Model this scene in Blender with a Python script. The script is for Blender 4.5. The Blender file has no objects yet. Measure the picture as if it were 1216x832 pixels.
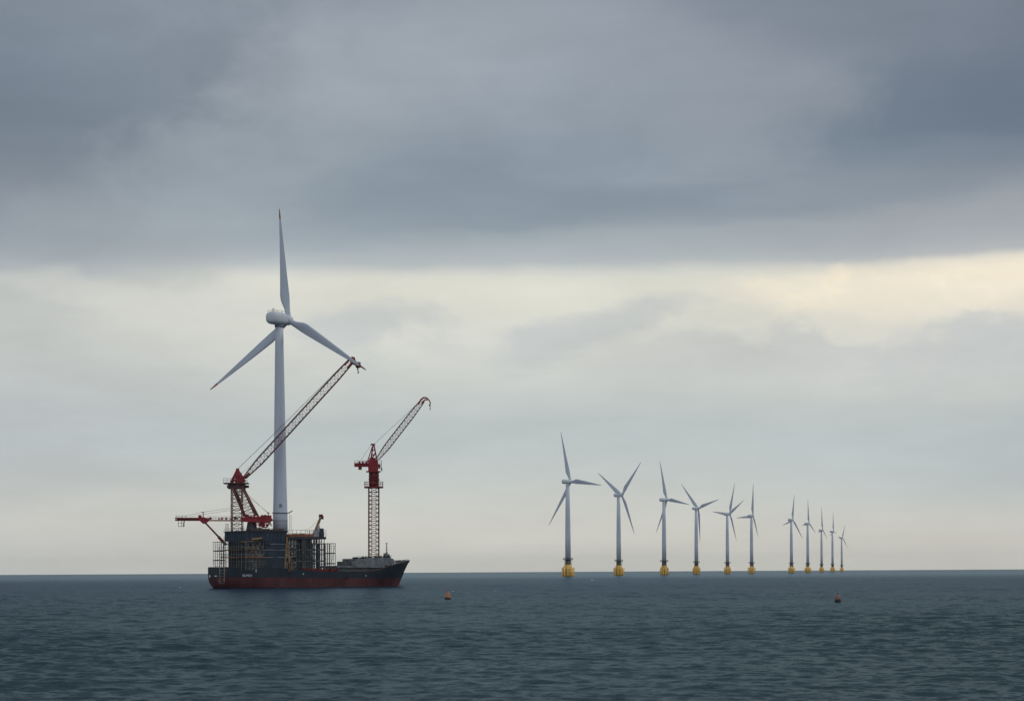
import bpy, bmesh, math, random
import numpy as np
from mathutils import Vector, Matrix

# ------------------------------------------------------------------ camera, world, sun, exposure
sc = bpy.context.scene
COL = sc.collection
FPX = 2364.4                 # focal length in pixels of a 1216 px wide frame
HX, HY = 608.0, 678.2        # where the optical axis (horizon level) meets that frame
ROLL = 0.0054
CAMH = 6.0
cam_d = bpy.data.cameras.new('camera')
cam = bpy.data.objects.new('camera', cam_d); COL.objects.link(cam)
cam_d.sensor_width = 36.0; cam_d.lens = FPX * 36.0 / 1216.0
cam_d.shift_y = (HY - 416.0) / 1216.0
cam_d.clip_start = 1.0; cam_d.clip_end = 300000.0
cam.matrix_world = (Matrix.Translation((0, 0, CAMH)) @ Matrix.Rotation(math.radians(90), 4, 'X')
                    @ Matrix.Rotation(-ROLL, 4, 'Z'))
sc.camera = cam
sc.view_settings.view_transform = 'Standard'
sc.view_settings.look = 'None'
sc.view_settings.exposure = 0.0
sc.view_settings.gamma = 1.0
sc.view_settings.use_curve_mapping = False

SUN_AZ, SUN_EL = math.radians(70), math.radians(42)
sd = bpy.data.lights.new('sun', 'SUN'); sun = bpy.data.objects.new('sun', sd); COL.objects.link(sun)
sd.energy = 0.75; sd.angle = math.radians(14); sd.color = (1.0, 0.95, 0.87)
sv = Vector((math.sin(SUN_AZ) * math.cos(SUN_EL), math.cos(SUN_AZ) * math.cos(SUN_EL), math.sin(SUN_EL)))
sun.rotation_euler = (-sv).to_track_quat('-Z', 'Y').to_euler()
sun.location = (300, 200, 400)


def lin(r, g, b):
    f = lambda c: (c / 255 / 12.92) if c / 255 <= 0.04045 else ((c / 255 + 0.055) / 1.055) ** 2.4
    return (f(r), f(g), f(b), 1.0)


class NT:
    """small helper that writes node graphs"""
    def __init__(self, tree): self.t = tree
    def n(self, kind, **kw):
        o = self.t.nodes.new(kind)
        for k, v in kw.items(): setattr(o, k, v)
        return o
    def put(self, sock, v):
        if isinstance(v, bpy.types.NodeSocket): self.t.links.new(v, sock)
        else: sock.default_value = v
    def m(self, op, a, b=0.0, c=None, clamp=False):
        o = self.n('ShaderNodeMath', operation=op, use_clamp=clamp)
        self.put(o.inputs[0], a); self.put(o.inputs[1], b)
        if c is not None: self.put(o.inputs[2], c)
        return o.outputs[0]
    def ss(self, v, a, b):
        o = self.n('ShaderNodeMapRange', interpolation_type='SMOOTHSTEP')
        self.put(o.inputs[0], v); self.put(o.inputs[1], a); self.put(o.inputs[2], b)
        return o.outputs[0]
    def mr(self, v, a, b, c, d):
        o = self.n('ShaderNodeMapRange'); 
        for i, x in enumerate((v, a, b, c, d)): self.put(o.inputs[i], x)
        return o.outputs[0]
    def xyz(self, x, y, z):
        o = self.n('ShaderNodeCombineXYZ')
        for i, v in enumerate((x, y, z)): self.put(o.inputs[i], v)
        return o.outputs[0]
    def noise(self, vec, scale, detail=4, rough=0.5, dist=0.0):
        o = self.n('ShaderNodeTexNoise')
        self.put(o.inputs['Vector'], vec)
        o.inputs['Scale'].default_value = scale; o.inputs['Detail'].default_value = detail
        o.inputs['Roughness'].default_value = rough; o.inputs['Distortion'].default_value = dist
        return o.outputs['Fac']
    def mix(self, fac, a, b, blend='MIX'):
        o = self.n('ShaderNodeMix', data_type='RGBA', blend_type=blend)
        self.put(o.inputs[0], fac); self.put(o.inputs[6], a); self.put(o.inputs[7], b)
        return o.outputs[2]
    def ramp(self, fac, stops, interp='B_SPLINE'):
        o = self.n('ShaderNodeValToRGB'); cr = o.color_ramp; cr.interpolation = interp
        while len(cr.elements) < len(stops): cr.elements.new(0.5)
        for e, (p, c) in zip(cr.elements, stops): e.position = p
        for e, (p, c) in zip(cr.elements, stops): e.color = c
        self.put(o.inputs[0], fac)
        return o.outputs[0]


world = bpy.data.worlds.new('World'); sc.world = world
world.use_nodes = True
wt = world.node_tree; wt.nodes.clear(); W = NT(wt)
tc = W.n('ShaderNodeTexCoord')
sep = W.n('ShaderNodeSeparateXYZ'); wt.links.new(tc.outputs['Generated'], sep.inputs[0])
dx, dy, dz = sep.outputs
az = W.m('ARCTAN2', dx, dy)                                       # azimuth from the view direction north
hor = W.m('SQRT', W.m('ADD', W.m('MULTIPLY', dx, dx), W.m('MULTIPLY', dy, dy)))
tel = W.m('DIVIDE', dz, W.m('MAXIMUM', hor, 0.02))                # tangent of the elevation
K = FPX / 100.0
U = W.m('MULTIPLY', az, K)                                        # hundreds of "arc units" (1 unit = 2.42 degrees)
V = W.m('MULTIPLY', tel, K)
# warp of the bands, and layer noise
p1 = W.xyz(W.m('MULTIPLY', U, 0.30), W.m('MULTIPLY', V, 1.0), 3.7)
n_warp = W.m('SUBTRACT', W.noise(p1, 0.55, 4, 0.5), 0.5)
p2 = W.xyz(W.m('MULTIPLY', U, 0.45), V, 11.3)
n_big = W.m('SUBTRACT', W.noise(p2, 0.6, 5, 0.55, 0.3), 0.5)
p3 = W.xyz(W.m('MULTIPLY', U, 0.22), V, 27.1)
n_streak = W.m('SUBTRACT', W.noise(p3, 1.9, 7, 0.6), 0.5)
p4 = W.xyz(U, W.m('MULTIPLY', V, 1.25), 41.0)
n_lump = W.m('SUBTRACT', W.noise(p4, 1.0, 6, 0.58, 0.2), 0.5)
amp = W.mr(V, 0.3, 3.2, 0.15, 0.42)
Vw = W.m('ADD', W.m('ADD', V, W.m('MULTIPLY', n_warp, amp)), W.m('MULTIPLY', n_lump, W.mr(V, 2.6, 3.4, 0.05, 0.16)))
Vr = W.m('DIVIDE', Vw, 8.0)


def stops(lst):   # (height in hundreds of units, sRGB)
    return [(min(1.0, h / 8.0), lin(*c)) for h, c in lst]

left = W.ramp(Vr, stops([(0.0, (200, 202, 199)), (0.4, (198, 200, 197)), (1.0, (191, 195, 194)), (1.5, (180, 188, 192)), (2.1, (187, 192, 195)),
                         (2.6, (196, 200, 198)), (3.15, (200, 203, 199)), (3.45, (176, 184, 189)), (3.8, (155, 164, 173)), (4.2, (152, 161, 170)),
                         (4.6, (143, 152, 163)), (5.3, (121, 132, 146)), (6.1, (124, 134, 147)), (7.0, (132, 141, 153)), (8.0, (128, 136, 148))]))
midl = W.ramp(Vr, stops([(0.0, (207, 208, 203)), (0.5, (211, 210, 202)), (1.05, (197, 204, 203)), (1.7, (184, 195, 198)), (2.2, (203, 207, 204)),
                         (2.75, (214, 216, 209)), (3.25, (226, 225, 213)), (3.48, (222, 222, 212)), (3.66, (172, 181, 187)), (4.05, (163, 172, 178)), (4.3, (146, 157, 168)),
                         (4.7, (136, 150, 163)), (5.3, (146, 156, 168)), (6.2, (151, 160, 171)), (7.0, (147, 157, 169)), (8.0, (140, 148, 160))]))
right = W.ramp(Vr, stops([(0.0, (206, 206, 200)), (0.45, (211, 208, 200)), (0.95, (184, 193, 196)), (1.6, (181, 191, 195)), (2.1, (203, 205, 201)),
                          (2.6, (212, 211, 204)), (3.0, (232, 226, 211)), (3.4, (247, 236, 214)), (3.58, (240, 232, 214)), (3.68, (170, 176, 183)), (4.1, (158, 163, 169)), (4.55, (150, 156, 164)),
                          (4.75, (116, 128, 143)), (5.3, (104, 119, 136)), (6.0, (117, 127, 141)), (7.0, (121, 129, 142)), (8.0, (126, 134, 147))]))
Uw = W.m('ADD', U, W.m('MULTIPLY', n_big, 3.0))
c = W.mix(W.ss(Uw, -6.6, -1.6), left, midl)
c = W.mix(W.ss(Uw, 1.2, 6.2), c, right)
# single large cloud masses of the deck
def blob(u0, v0, su, sv, rot, col, alpha, soft=0.55):
    global c
    du, dv = W.m('SUBTRACT', W.m('ADD', U, W.m('MULTIPLY', n_lump, 2.6)), u0), W.m('SUBTRACT', W.m('ADD', V, W.m('MULTIPLY', n_big, 1.6)), v0)
    cr_, sr_ = math.cos(rot), math.sin(rot)
    a = W.m('DIVIDE', W.m('ADD', W.m('MULTIPLY', du, cr_), W.m('MULTIPLY', dv, sr_)), su)
    b = W.m('DIVIDE', W.m('SUBTRACT', W.m('MULTIPLY', dv, cr_), W.m('MULTIPLY', du, sr_)), sv)
    r = W.m('SQRT', W.m('ADD', W.m('MULTIPLY', a, a), W.m('MULTIPLY', b, b)))
    f = W.m('SUBTRACT', 1.0, W.ss(r, 1.0 - soft, 1.0 + soft))
    c = W.mix(W.m('MULTIPLY', f, alpha), c, lin(*col))
blob(-5.6, 5.6, 2.6, 1.25, 0.25, (114, 126, 140), 0.55)
blob(-3.0, 4.9, 2.7, 0.75, 0.55, (156, 165, 172), 0.5)
blob(-1.0, 6.3, 2.0, 0.6, 0.2, (158, 166, 175), 0.5)
blob(-0.3, 4.35, 2.6, 0.32, 0.03, (137, 150, 162), 0.6)
blob(5.6, 5.4, 1.9, 0.75, 0.12, (104, 118, 135), 0.5)
blob(3.0, 5.35, 1.3, 0.55, 0.3, (152, 160, 170), 0.5)
blob(4.2, 6.6, 2.6, 0.7, -0.2, (119, 128, 142), 0.6)
blob(3.2, 4.5, 3.6, 0.30, 0.05, (132, 144, 157), 0.6)
blob(-4.3, 3.25, 2.4, 0.22, 0.0, (212, 213, 207), 0.55)
blob(-4.6, 0.75, 2.0, 0.30, 0.0, (207, 208, 203), 0.5)
blob(4.6, 3.3, 2.0, 0.25, 0.05, (251, 239, 218), 0.3)
blob(0.9, 2.75, 1.1, 0.22, 0.15, (193, 198, 200), 0.7)
blob(-1.8, 2.85, 0.8, 0.22, 0.1, (188, 195, 199), 0.6)
# lumpy grey heaps low in the bright band, and soft patches
heap = W.m('MULTIPLY', W.ss(W.m('ADD', W.m('SUBTRACT', 2.85, V), W.m('MULTIPLY', n_lump, 1.7)), 0.0, 0.28),
           W.ss(V, 2.0, 2.5))
heap = W.m('MULTIPLY', heap, W.ss(U, -0.5, 3.2))
c = W.mix(W.m('MULTIPLY', heap, 0.55), c, lin(190, 194, 196))
patch = W.m('MULTIPLY', W.ss(n_big, 0.02, 0.2), W.m('MULTIPLY', W.ss(V, 0.9, 1.8), W.ss(W.m('MULTIPLY', V, -1), -3.5, -2.7)))
c = W.mix(W.m('MULTIPLY', patch, 0.35), c, lin(176, 186, 192))
warm = W.m('MULTIPLY', W.ss(n_lump, 0.0, 0.2), W.m('MULTIPLY', W.ss(V, 2.9, 3.3), W.ss(W.m('MULTIPLY', V, -1), -3.75, -3.5)))
warm = W.m('MULTIPLY', warm, W.ss(U, 0.5, 4.0))
c = W.mix(W.m('MULTIPLY', warm, 0.6), c, lin(255, 240, 212))
# general mottling of the deck
gain = W.m('ADD', 1.0, W.m('ADD', W.m('MULTIPLY', n_big, W.mr(V, 2.0, 4.5, 0.10, 0.42)),
                           W.m('ADD', W.m('MULTIPLY', n_streak, W.mr(V, 2.5, 4.5, 0.26, 0.14)), W.m('MULTIPLY', n_lump, W.mr(V, 2.0, 5.0, 0.07, 0.15)))))
c = W.mix(1.0, c, W.xyz(W.m('MULTIPLY', gain, 1.008), W.m('MULTIPLY', gain, 1.0), W.m('MULTIPLY', gain, 0.985)), 'MULTIPLY')
# overhead the deck is thick; behind the camera brightness is added as fill light
over = W.ss(V, 8.0, 22.0)
c = W.mix(over, c, W.mix(W.ss(n_big, -0.15, 0.15), lin(112, 121, 135), lin(150, 158, 168)))
c = W.mix(W.ss(W.m('MULTIPLY', dy, -1), 0.05, 0.6), c, (0.66, 0.70, 0.76, 1))    # unseen sky behind the viewer, brightened to light camera-facing sides
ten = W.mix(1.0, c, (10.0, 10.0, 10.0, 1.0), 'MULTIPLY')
sky = W.n('ShaderNodeTexSky', sky_type='NISHITA', sun_disc=False)
sky.sun_elevation = SUN_EL; sky.sun_rotation = SUN_AZ
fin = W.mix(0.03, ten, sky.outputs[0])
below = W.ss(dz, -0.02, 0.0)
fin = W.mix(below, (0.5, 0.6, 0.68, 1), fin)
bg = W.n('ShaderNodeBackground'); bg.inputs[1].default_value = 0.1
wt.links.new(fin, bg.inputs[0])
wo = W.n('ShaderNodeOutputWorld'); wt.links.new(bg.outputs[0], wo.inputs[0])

random.seed(5)
# ------------------------------------------------------------------ helpers

def at(px, py, Y):
    """point at distance Y that the photograph shows at (px, py)"""
    a, b = px - HX, HY - py
    x = a * math.cos(ROLL) + b * math.sin(ROLL)
    z = -a * math.sin(ROLL) + b * math.cos(ROLL)
    return Vector((x * Y / FPX, Y, CAMH + z * Y / FPX))


MATS = {}
def mat(name, col, rough=0.6, metal=0.0, var=0.15, scale=0.6, rust=0.0, streak=False):
    if name in MATS: return MATS[name]
    m = bpy.data.materials.new(name); m.use_nodes = True
    t = m.node_tree; N = NT(t)
    b = t.nodes['Principled BSDF']
    g = N.n('ShaderNodeTexCoord').outputs['Object']
    mp = N.n('ShaderNodeMapping'); t.links.new(g, mp.inputs[0])
    if streak: mp.inputs['Scale'].default_value = (1.0, 1.0, 0.15)
    f = N.noise(mp.outputs[0], scale, 6, 0.6)
    f = N.ss(f, 0.3, 0.7)
    lo = tuple(x * (1 - var) for x in col) + (1,); hi = tuple(min(1, x * (1 + var)) for x in col) + (1,)
    cc = N.mix(f, lo, hi)
    if rust:
        r = N.ss(N.noise(mp.outputs[0], scale * 2.3, 7, 0.65), 0.62 - rust * 0.25, 0.72)
        cc = N.mix(N.m('MULTIPLY', r, 0.75), cc, (0.10, 0.04, 0.018, 1))
    t.links.new(cc, b.inputs['Base Color'])
    b.inputs['Roughness'].default_value = rough; b.inputs['Metallic'].default_value = metal
    b.inputs['Specular IOR Level'].default_value = 0.25
    MATS[name] = m
    return m


class MB:
    """collects shapes, then links them as ONE mesh object"""
    def __init__(self): self.v = []; self.f = []; self.mi = []; self.sm = []
    def add(self, vs, fs, mi=0, smooth=False):
        o = len(self.v); self.v += [tuple(x) for x in vs]
        for f in fs: self.f.append([i + o for i in f]); self.mi.append(mi); self.sm.append(smooth)
        return self
    def box(self, x0, x1, y0, y1, z0, z1, mi=0):
        vs = [(x, y, z) for z in (z0, z1) for y in (y0, y1) for x in (x0, x1)]
        return self.add(vs, [(0, 2, 3, 1), (4, 5, 7, 6), (0, 1, 5, 4), (2, 6, 7, 3), (0, 4, 6, 2), (1, 3, 7, 5)], mi)
    def bar(self, a, b, r, n=4, r2=None, mi=0):
        a, b = Vector(a), Vector(b); d = b - a
        if d.length < 1e-6: return self
        d.normalize(); r2 = r if r2 is None else r2
        u = d.cross(Vector((0, 0, 1)) if abs(d.z) < 0.9 else Vector((1, 0, 0))).normalized(); w = d.cross(u)
        vs = []
        for p, rr in ((a, r), (b, r2)):
            for i in range(n):
                t = 2 * math.pi * (i + 0.5) / n
                vs.append(p + u * math.cos(t) * rr + w * math.sin(t) * rr)
        fs = [(i, (i + 1) % n, n + (i + 1) % n, n + i) for i in range(n)]
        return self.add(vs, fs + [tuple(range(n - 1, -1, -1)), tuple(range(n, 2 * n))], mi, n > 6)
    def path(self, pts, r, n=4, mi=0):
        for a, b in zip(pts, pts[1:]): self.bar(a, b, r, n, mi=mi)
        return self
    def lathe(self, prof, c=(0, 0, 0), n=20, mi=0, axis='Z'):
        cx, cy, cz = c; vs = []
        for r, z in prof:
            for i in range(n):
                t = 2 * math.pi * i / n; a, b = r * math.cos(t), r * math.sin(t)
                vs.append((cx + a, cy + b, cz + z) if axis == 'Z' else (cx + z, cy + a, cz + b))
        fs = []
        for k in range(len(prof) - 1):
            for i in range(n):
                j = (i + 1) % n; fs.append((k * n + i, k * n + j, (k + 1) * n + j, (k + 1) * n + i))
        self.add(vs, fs, mi, True)
        L = (len(prof) - 1) * n
        return self.add(vs, [tuple(range(n - 1, -1, -1)), tuple(range(L, L + n))], mi)
    def prism(self, pts, y0, y1, mi=0):
        n = len(pts); vs = [(x, y0, z) for x, z in pts] + [(x, y1, z) for x, z in pts]
        return self.add(vs, [tuple(range(n)), tuple(range(2 * n - 1, n - 1, -1))] +
                        [(i, n + i, n + (i + 1) % n, (i + 1) % n) for i in range(n)], mi)
    def truss(self, a, b, wa, wb, da, db, bays, rc, rb, side=(0, 1, 0)):
        """lattice of four chords; wa/wb width in the plane, da/db depth along side"""
        a, b = Vector(a), Vector(b); d = (b - a).normalized(); s = Vector(side)
        s = (s - d * s.dot(d)).normalized(); u = s.cross(d)
        ring = []
        for k in range(bays + 1):
            t = k / bays; p = a.lerp(b, t); w = wa + (wb - wa) * t; dd = da + (db - da) * t
            if callable(getattr(self, 'wprof', None)): w, dd = w * self.wprof(t), dd * self.wprof(t)
            ring.append([p + u * (i * w / 2) + s * (j * dd / 2) for i, j in ((1, 1), (1, -1), (-1, -1), (-1, 1))])
        for k in range(bays):
            for q in range(4):
                self.bar(ring[k][q], ring[k + 1][q], rc)
                q2 = (q + 1) % 4
                self.bar(ring[k][q], ring[k][q2], rb)
                if (k + q) % 2: self.bar(ring[k][q], ring[k + 1][q2], rb)
                else: self.bar(ring[k][q2], ring[k + 1][q], rb)
        for q in range(4): self.bar(ring[-1][q], ring[-1][(q + 1) % 4], rb)
        return self
    def rail(self, pts, h=1.1, step=2.0, r=0.05, rows=2):
        for a, b in zip(pts, pts[1:]):
            a, b = Vector(a), Vector(b); n = max(1, int((b - a).length / step))
            for i in range(n + 1):
                p = a.lerp(b, i / n); self.bar(p, p + Vector((0, 0, h)), r)
            for k in range(1, rows + 1):
                o = Vector((0, 0, h * k / rows)); self.bar(a + o, b + o, r)
        return self
    def mesh(self, name, mats):
        me = bpy.data.meshes.new(name); me.from_pydata(self.v, [], self.f)
        for m in (mats if isinstance(mats, (list, tuple)) else [mats]): me.materials.append(m)
        me.polygons.foreach_set('material_index', self.mi)
        me.polygons.foreach_set('use_smooth', self.sm)
        me.validate(); me.update()
        bm = bmesh.new(); bm.from_mesh(me)
        bmesh.ops.remove_doubles(bm, verts=bm.verts, dist=1e-4) if any(self.sm) else None
        bmesh.ops.recalc_face_normals(bm, faces=bm.faces); bm.to_mesh(me); bm.free()
        return me
    def build(self, name, mats, parent=None):
        o = bpy.data.objects.new(name, self.mesh(name, mats)); COL.objects.link(o)
        if parent is not None: o.parent = parent
        return o


def build_each(mb, name, mats, parent):
    """every loose piece becomes an object of its own"""
    par = list(range(len(mb.v)))
    def find(a):
        while par[a] != a: par[a] = par[par[a]]; a = par[a]
        return a
    for f in mb.f:
        for q in f[1:]: par[find(q)] = find(f[0])
    seen = {}
    for f, mi, sm in zip(mb.f, mb.mi, mb.sm): seen.setdefault(find(f[0]), []).append((f, mi, sm))
    for fs in seen.values():
        ids = sorted({q for f, _, _ in fs for q in f}); mp = {q: i for i, q in enumerate(ids)}
        c_ = sum((Vector(mb.v[q]) for q in ids), Vector()) / len(ids)
        p = MB(); p.v = [tuple(Vector(mb.v[q]) - c_) for q in ids]; p.f = [[mp[q] for q in f] for f, _, _ in fs]; p.mi = [x for _, x, _ in fs]; p.sm = [x for _, _, x in fs]
        o = p.build(name, mats, parent); o.location = c_

def tag(o, label=None, cat=None, group=None, kind=None):
    if label: o['label'] = label
    if cat: o['category'] = cat
    if group: o['group'] = group
    if kind: o['kind'] = kind
    return o

def thing(name, label, cat, loc=(0, 0, 0), rz=0.0, group=None):
    o = bpy.data.objects.new(name, None); COL.objects.link(o)
    o.location = loc; o.rotation_euler = (0, 0, rz); o.empty_display_size = 2
    return tag(o, label, cat, group)

def copy_tree(o, parent=None):
    c = o.copy(); COL.objects.link(c); c.parent = parent
    for ch in list(o.children): copy_tree(ch, c)
    return c

def auto_smooth(me, ang=35):
    bm = bmesh.new(); bm.from_mesh(me)
    for e in bm.edges:
        if len(e.link_faces) == 2 and e.calc_face_angle(0) > math.radians(ang): e.smooth = False
    for f in bm.faces: f.smooth = True
    bm.to_mesh(me); bm.free()

M_white = mat('turbine white paint', (0.52, 0.57, 0.64), 0.5, var=0.06, scale=0.15, streak=True)
M_tip = mat('brown blade tip paint', (0.30, 0.12, 0.06), 0.5)
M_nac = mat('nacelle fibreglass', (0.56, 0.60, 0.64), 0.5, var=0.05, scale=0.3)
M_dark = mat('dark steel', (0.035, 0.04, 0.047), 0.6, var=0.3, rust=0.2)
M_navy = mat('navy plating', (0.030, 0.045, 0.064), 0.6, var=0.25, scale=0.25, streak=True)
M_lattice = mat('weathered lattice steel', (0.165, 0.06, 0.055), 0.6, var=0.35, scale=0.5)
M_scaf = mat('scaffold tube', (0.085, 0.10, 0.11), 0.6, var=0.45, scale=0.7)
M_red = mat('crane red paint', (0.25, 0.024, 0.032), 0.5, var=0.25, scale=0.5)
M_redd = mat('dull red oxide paint', (0.17, 0.03, 0.03), 0.6, var=0.35, scale=0.5)
M_orange = mat('orange brown primer', (0.27, 0.105, 0.045), 0.65, var=0.4, scale=0.6)
M_grey = mat('ship grey paint', (0.17, 0.19, 0.21), 0.5, var=0.25, scale=0.4, streak=True)
M_lgrey = mat('pale grey paint', (0.36, 0.38, 0.39), 0.5, var=0.2, scale=0.5)
M_tan = mat('tan derrick paint', (0.30, 0.18, 0.085), 0.6, var=0.3)
M_yellow = mat('foundation yellow', (0.80, 0.50, 0.12), 0.5, var=0.3, scale=0.3, rust=0.22, streak=True)
M_white_paint = mat('white marking paint', (0.7, 0.7, 0.68), 0.5)
M_deck = mat('deck paint', (0.10, 0.06, 0.05), 0.7, var=0.3, rust=0.4)
M_cable = mat('wire rope', (0.10, 0.10, 0.11), 0.6)
M_buoy = mat('orange buoy paint', (0.46, 0.17, 0.06), 0.5, var=0.2, scale=2.0)
M_buoy_red = mat('faded red buoy paint', (0.25, 0.13, 0.095), 0.55, var=0.25, scale=2.0)
M_rubber = mat('black rubber', (0.02, 0.02, 0.022), 0.7)
M_glass = mat('dark cabin glass', (0.02, 0.03, 0.035), 0.1)

# ------------------------------------------------------------------ sea
def make_sea():
    rs = list(np.linspace(0.5, 44, 10)); r = 48.0
    while r < 2600:
        rs.append(r); r += max(0.17, r * 0.0023)
    while r < 22000: rs.append(r); r *= 1.10
    rs.append(22000.0); R = np.array(rs)
    fine = np.linspace(-19.5, 19.5, 860)
    A = np.radians(np.concatenate([np.linspace(-180, -21, 70), fine, np.linspace(21, 180, 70)[:-1]]))
    nr, na = len(R), len(A)
    dR = np.gradient(R); dA = np.gradient(A)
    RR, AA = np.meshgrid(R, A, indexing='ij')
    X = RR * np.sin(AA); Y = RR * np.cos(AA); Z = np.zeros_like(X); DX = np.zeros_like(X); DY = np.zeros_like(X)
    sp = np.maximum(np.repeat(dR[:, None], na, 1), RR * np.abs(dA)[None, :])
    rng = np.random.default_rng(11)
    n = 96
    lam = 0.7 * (30 / 0.7) ** ((np.arange(n) + rng.random(n)) / n)
    near = R < 2600
    ir = np.where(near)[0]; i0, i1 = ir[0], ir[-1] + 1
    x, y, s = X[i0:i1], Y[i0:i1], sp[i0:i1]
    z = np.zeros_like(x); ddx = np.zeros_like(x); ddy = np.zeros_like(x)
    for L in lam:
        k = 2 * math.pi / L
        th = math.radians(-98) + rng.normal(0, 0.9)
        slope = 0.036 * math.exp(-((math.log(L / 1.8)) / 0.9) ** 2) + 0.0080
        a = slope / k
        ph = rng.random() * 6.283
        w = np.clip((L / s - 2.5) / 2.5, 0, 1)
        arg = (k * math.cos(th) * x + k * math.sin(th) * y + ph)
        cs, sn = np.cos(arg), np.sin(arg)
        z += a * w * cs
        ddx -= 1.35 * a * w * math.cos(th) * sn; ddy -= 1.35 * a * w * math.sin(th) * sn
    # patches where the wind lifts the waves a little more
    g = 0.8 + 0.3 * np.sin(x * 0.031 + 1.3 * np.sin(y * 0.017)) * np.sin(y * 0.023 + x * 0.011 + 2.0)
    Z[i0:i1] = z * g; X[i0:i1] += ddx * g; Y[i0:i1] += ddy * g
    co = np.stack([X, Y, Z], -1).reshape(-1, 3).astype(np.float32)
    I, J = np.meshgrid(np.arange(nr - 1), np.arange(na), indexing='ij'); J2 = (J + 1) % na
    q = np.stack([I * na + J, I * na + J2, (I + 1) * na + J2, (I + 1) * na + J], -1).reshape(-1, 4)[:, ::-1].astype(np.int32)
    me = bpy.data.meshes.new('sea')
    me.vertices.add(len(co)); me.vertices.foreach_set('co', co.ravel())
    me.loops.add(q.size); me.loops.foreach_set('vertex_index', q.ravel())
    me.polygons.add(len(q)); me.polygons.foreach_set('loop_start', np.arange(0, q.size, 4, dtype=np.int32))
    me.polygons.foreach_set('use_smooth', np.ones(len(q), dtype=bool))
    me.update(calc_edges=True)
    if me.polygons[len(q) // 2].normal.z < 0: me.flip_normals()
    o = bpy.data.objects.new('sea', me); COL.objects.link(o)
    m = bpy.data.materials.new('sea water'); m.use_nodes = True
    t = m.node_tree; N = NT(t); b = t.nodes['Principled BSDF']
    pos = N.n('ShaderNodeNewGeometry').outputs['Position']
    def vnoise(scale, sx, detail, rough, w):
        mp = N.n('ShaderNodeMapping'); t.links.new(pos, mp.inputs[0]); mp.inputs['Scale'].default_value = (sx, 1.0, 1.0); mp.inputs['Location'].default_value = (w, w * 2, 0)
        o_ = N.n('ShaderNodeTexNoise'); t.links.new(mp.outputs[0], o_.inputs['Vector']); o_.inputs['Scale'].default_value = scale
        o_.inputs['Detail'].default_value = detail; o_.inputs['Roughness'].default_value = rough
        v = N.n('ShaderNodeVectorMath', operation='SUBTRACT'); t.links.new(o_.outputs['Color'], v.inputs[0]); v.inputs[1].default_value = (0.5, 0.5, 0.5)
        return v.outputs[0]
    def vm(op, a, b_): 
        v = N.n('ShaderNodeVectorMath', operation=op); N.put(v.inputs[0], a); N.put(v.inputs[1], b_); return v.outputs[0]
    # slopes of the ripples: a random slope field added to the normal of the modelled waves
    sl = vm('ADD', vm('MULTIPLY', vnoise(2.3, 1.0, 3, 0.6, 3.0), (0.6, 0.6, 0)), vm('MULTIPLY', vnoise(0.7, 0.85, 3, 0.6, 40.0), (0.6, 0.6, 0)))
    sp_ = N.n('ShaderNodeSeparateXYZ'); t.links.new(pos, sp_.inputs[0])
    # far sheen put in below the horizon: flatter ripples, more reflectance, ragged edge
    far_sheen = N.ss(N.m('ADD', sp_.outputs[1], N.m('MULTIPLY', N.noise(pos, 0.0015, 4, 0.6), 1500.0)), 1500.0, 3300.0)
    cs = N.m('SUBTRACT', 1.0, N.m('MULTIPLY', far_sheen, 0.72)); sl = vm('MULTIPLY', sl, N.xyz(cs, cs, cs))
    nrm = vm('NORMALIZE', vm('ADD', N.n('ShaderNodeNewGeometry').outputs['Normal'], sl), (0, 0, 0))
    big = N.noise(pos, 0.006, 3, 0.5)
    water = N.mix(N.ss(big, 0.35, 0.65), (0.014, 0.033, 0.037, 1), (0.018, 0.040, 0.042, 1))
    water = N.mix(N.m('MULTIPLY', N.ss(sp_.outputs[1], 180.0, 750.0), 0.85), water, (0.011, 0.026, 0.052, 1))   # bluer water colour farther out
    # sparse white caps
    mp2 = N.n('ShaderNodeMapping'); t.links.new(pos, mp2.inputs[0]); mp2.inputs['Scale'].default_value = (0.30, 0.12, 1.0)
    foam = N.m('MULTIPLY', N.ss(N.noise(mp2.outputs[0], 0.42, 3, 0.5), 0.735, 0.76), N.ss(big, 0.45, 0.6))
    t.nodes.remove(b)
    df = N.n('ShaderNodeBsdfDiffuse'); N.put(df.inputs['Color'], N.mix(foam, water, (0.75, 0.78, 0.8, 1)))
    gl = N.n('ShaderNodeBsdfGlossy'); gl.inputs['Roughness'].default_value = 0.2; gl.inputs['Color'].default_value = (0.69, 0.86, 0.97, 1); N.put(gl.inputs['Normal'], nrm)
    fr = N.n('ShaderNodeFresnel'); fr.inputs['IOR'].default_value = 1.333; N.put(fr.inputs['Normal'], nrm)
    # a ruffled sea never reaches the mirror reflectance of flat water
    k_ = N.m('MULTIPLY', N.m('POWER', fr.outputs[0], 0.62), N.m('ADD', 0.245, N.m('MULTIPLY', far_sheen, 0.14)))
    ms = N.n('ShaderNodeMixShader'); N.put(ms.inputs[0], k_); N.put(ms.inputs[1], df.outputs[0]); N.put(ms.inputs[2], gl.outputs[0])
    t.links.new(ms.outputs[0], t.nodes['Material Output'].inputs[0])
    me.materials.append(m)
    tag(o, 'dark grey green choppy open sea', kind='structure')
make_sea()

# ------------------------------------------------------------------ ship frame
TH = math.radians(35)
D0 = 775.0
SHIP0 = at(247, 690, D0); SHIP0.z = 0
SHIP0 -= Matrix.Rotation(TH, 3, 'Z') @ Vector((0, 7.0, 0))        # that column is the port corner of the transom
RS = Matrix.Rotation(TH, 3, 'Z'); RSI = RS.inverted()
L_SHIP = 89.0

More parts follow.
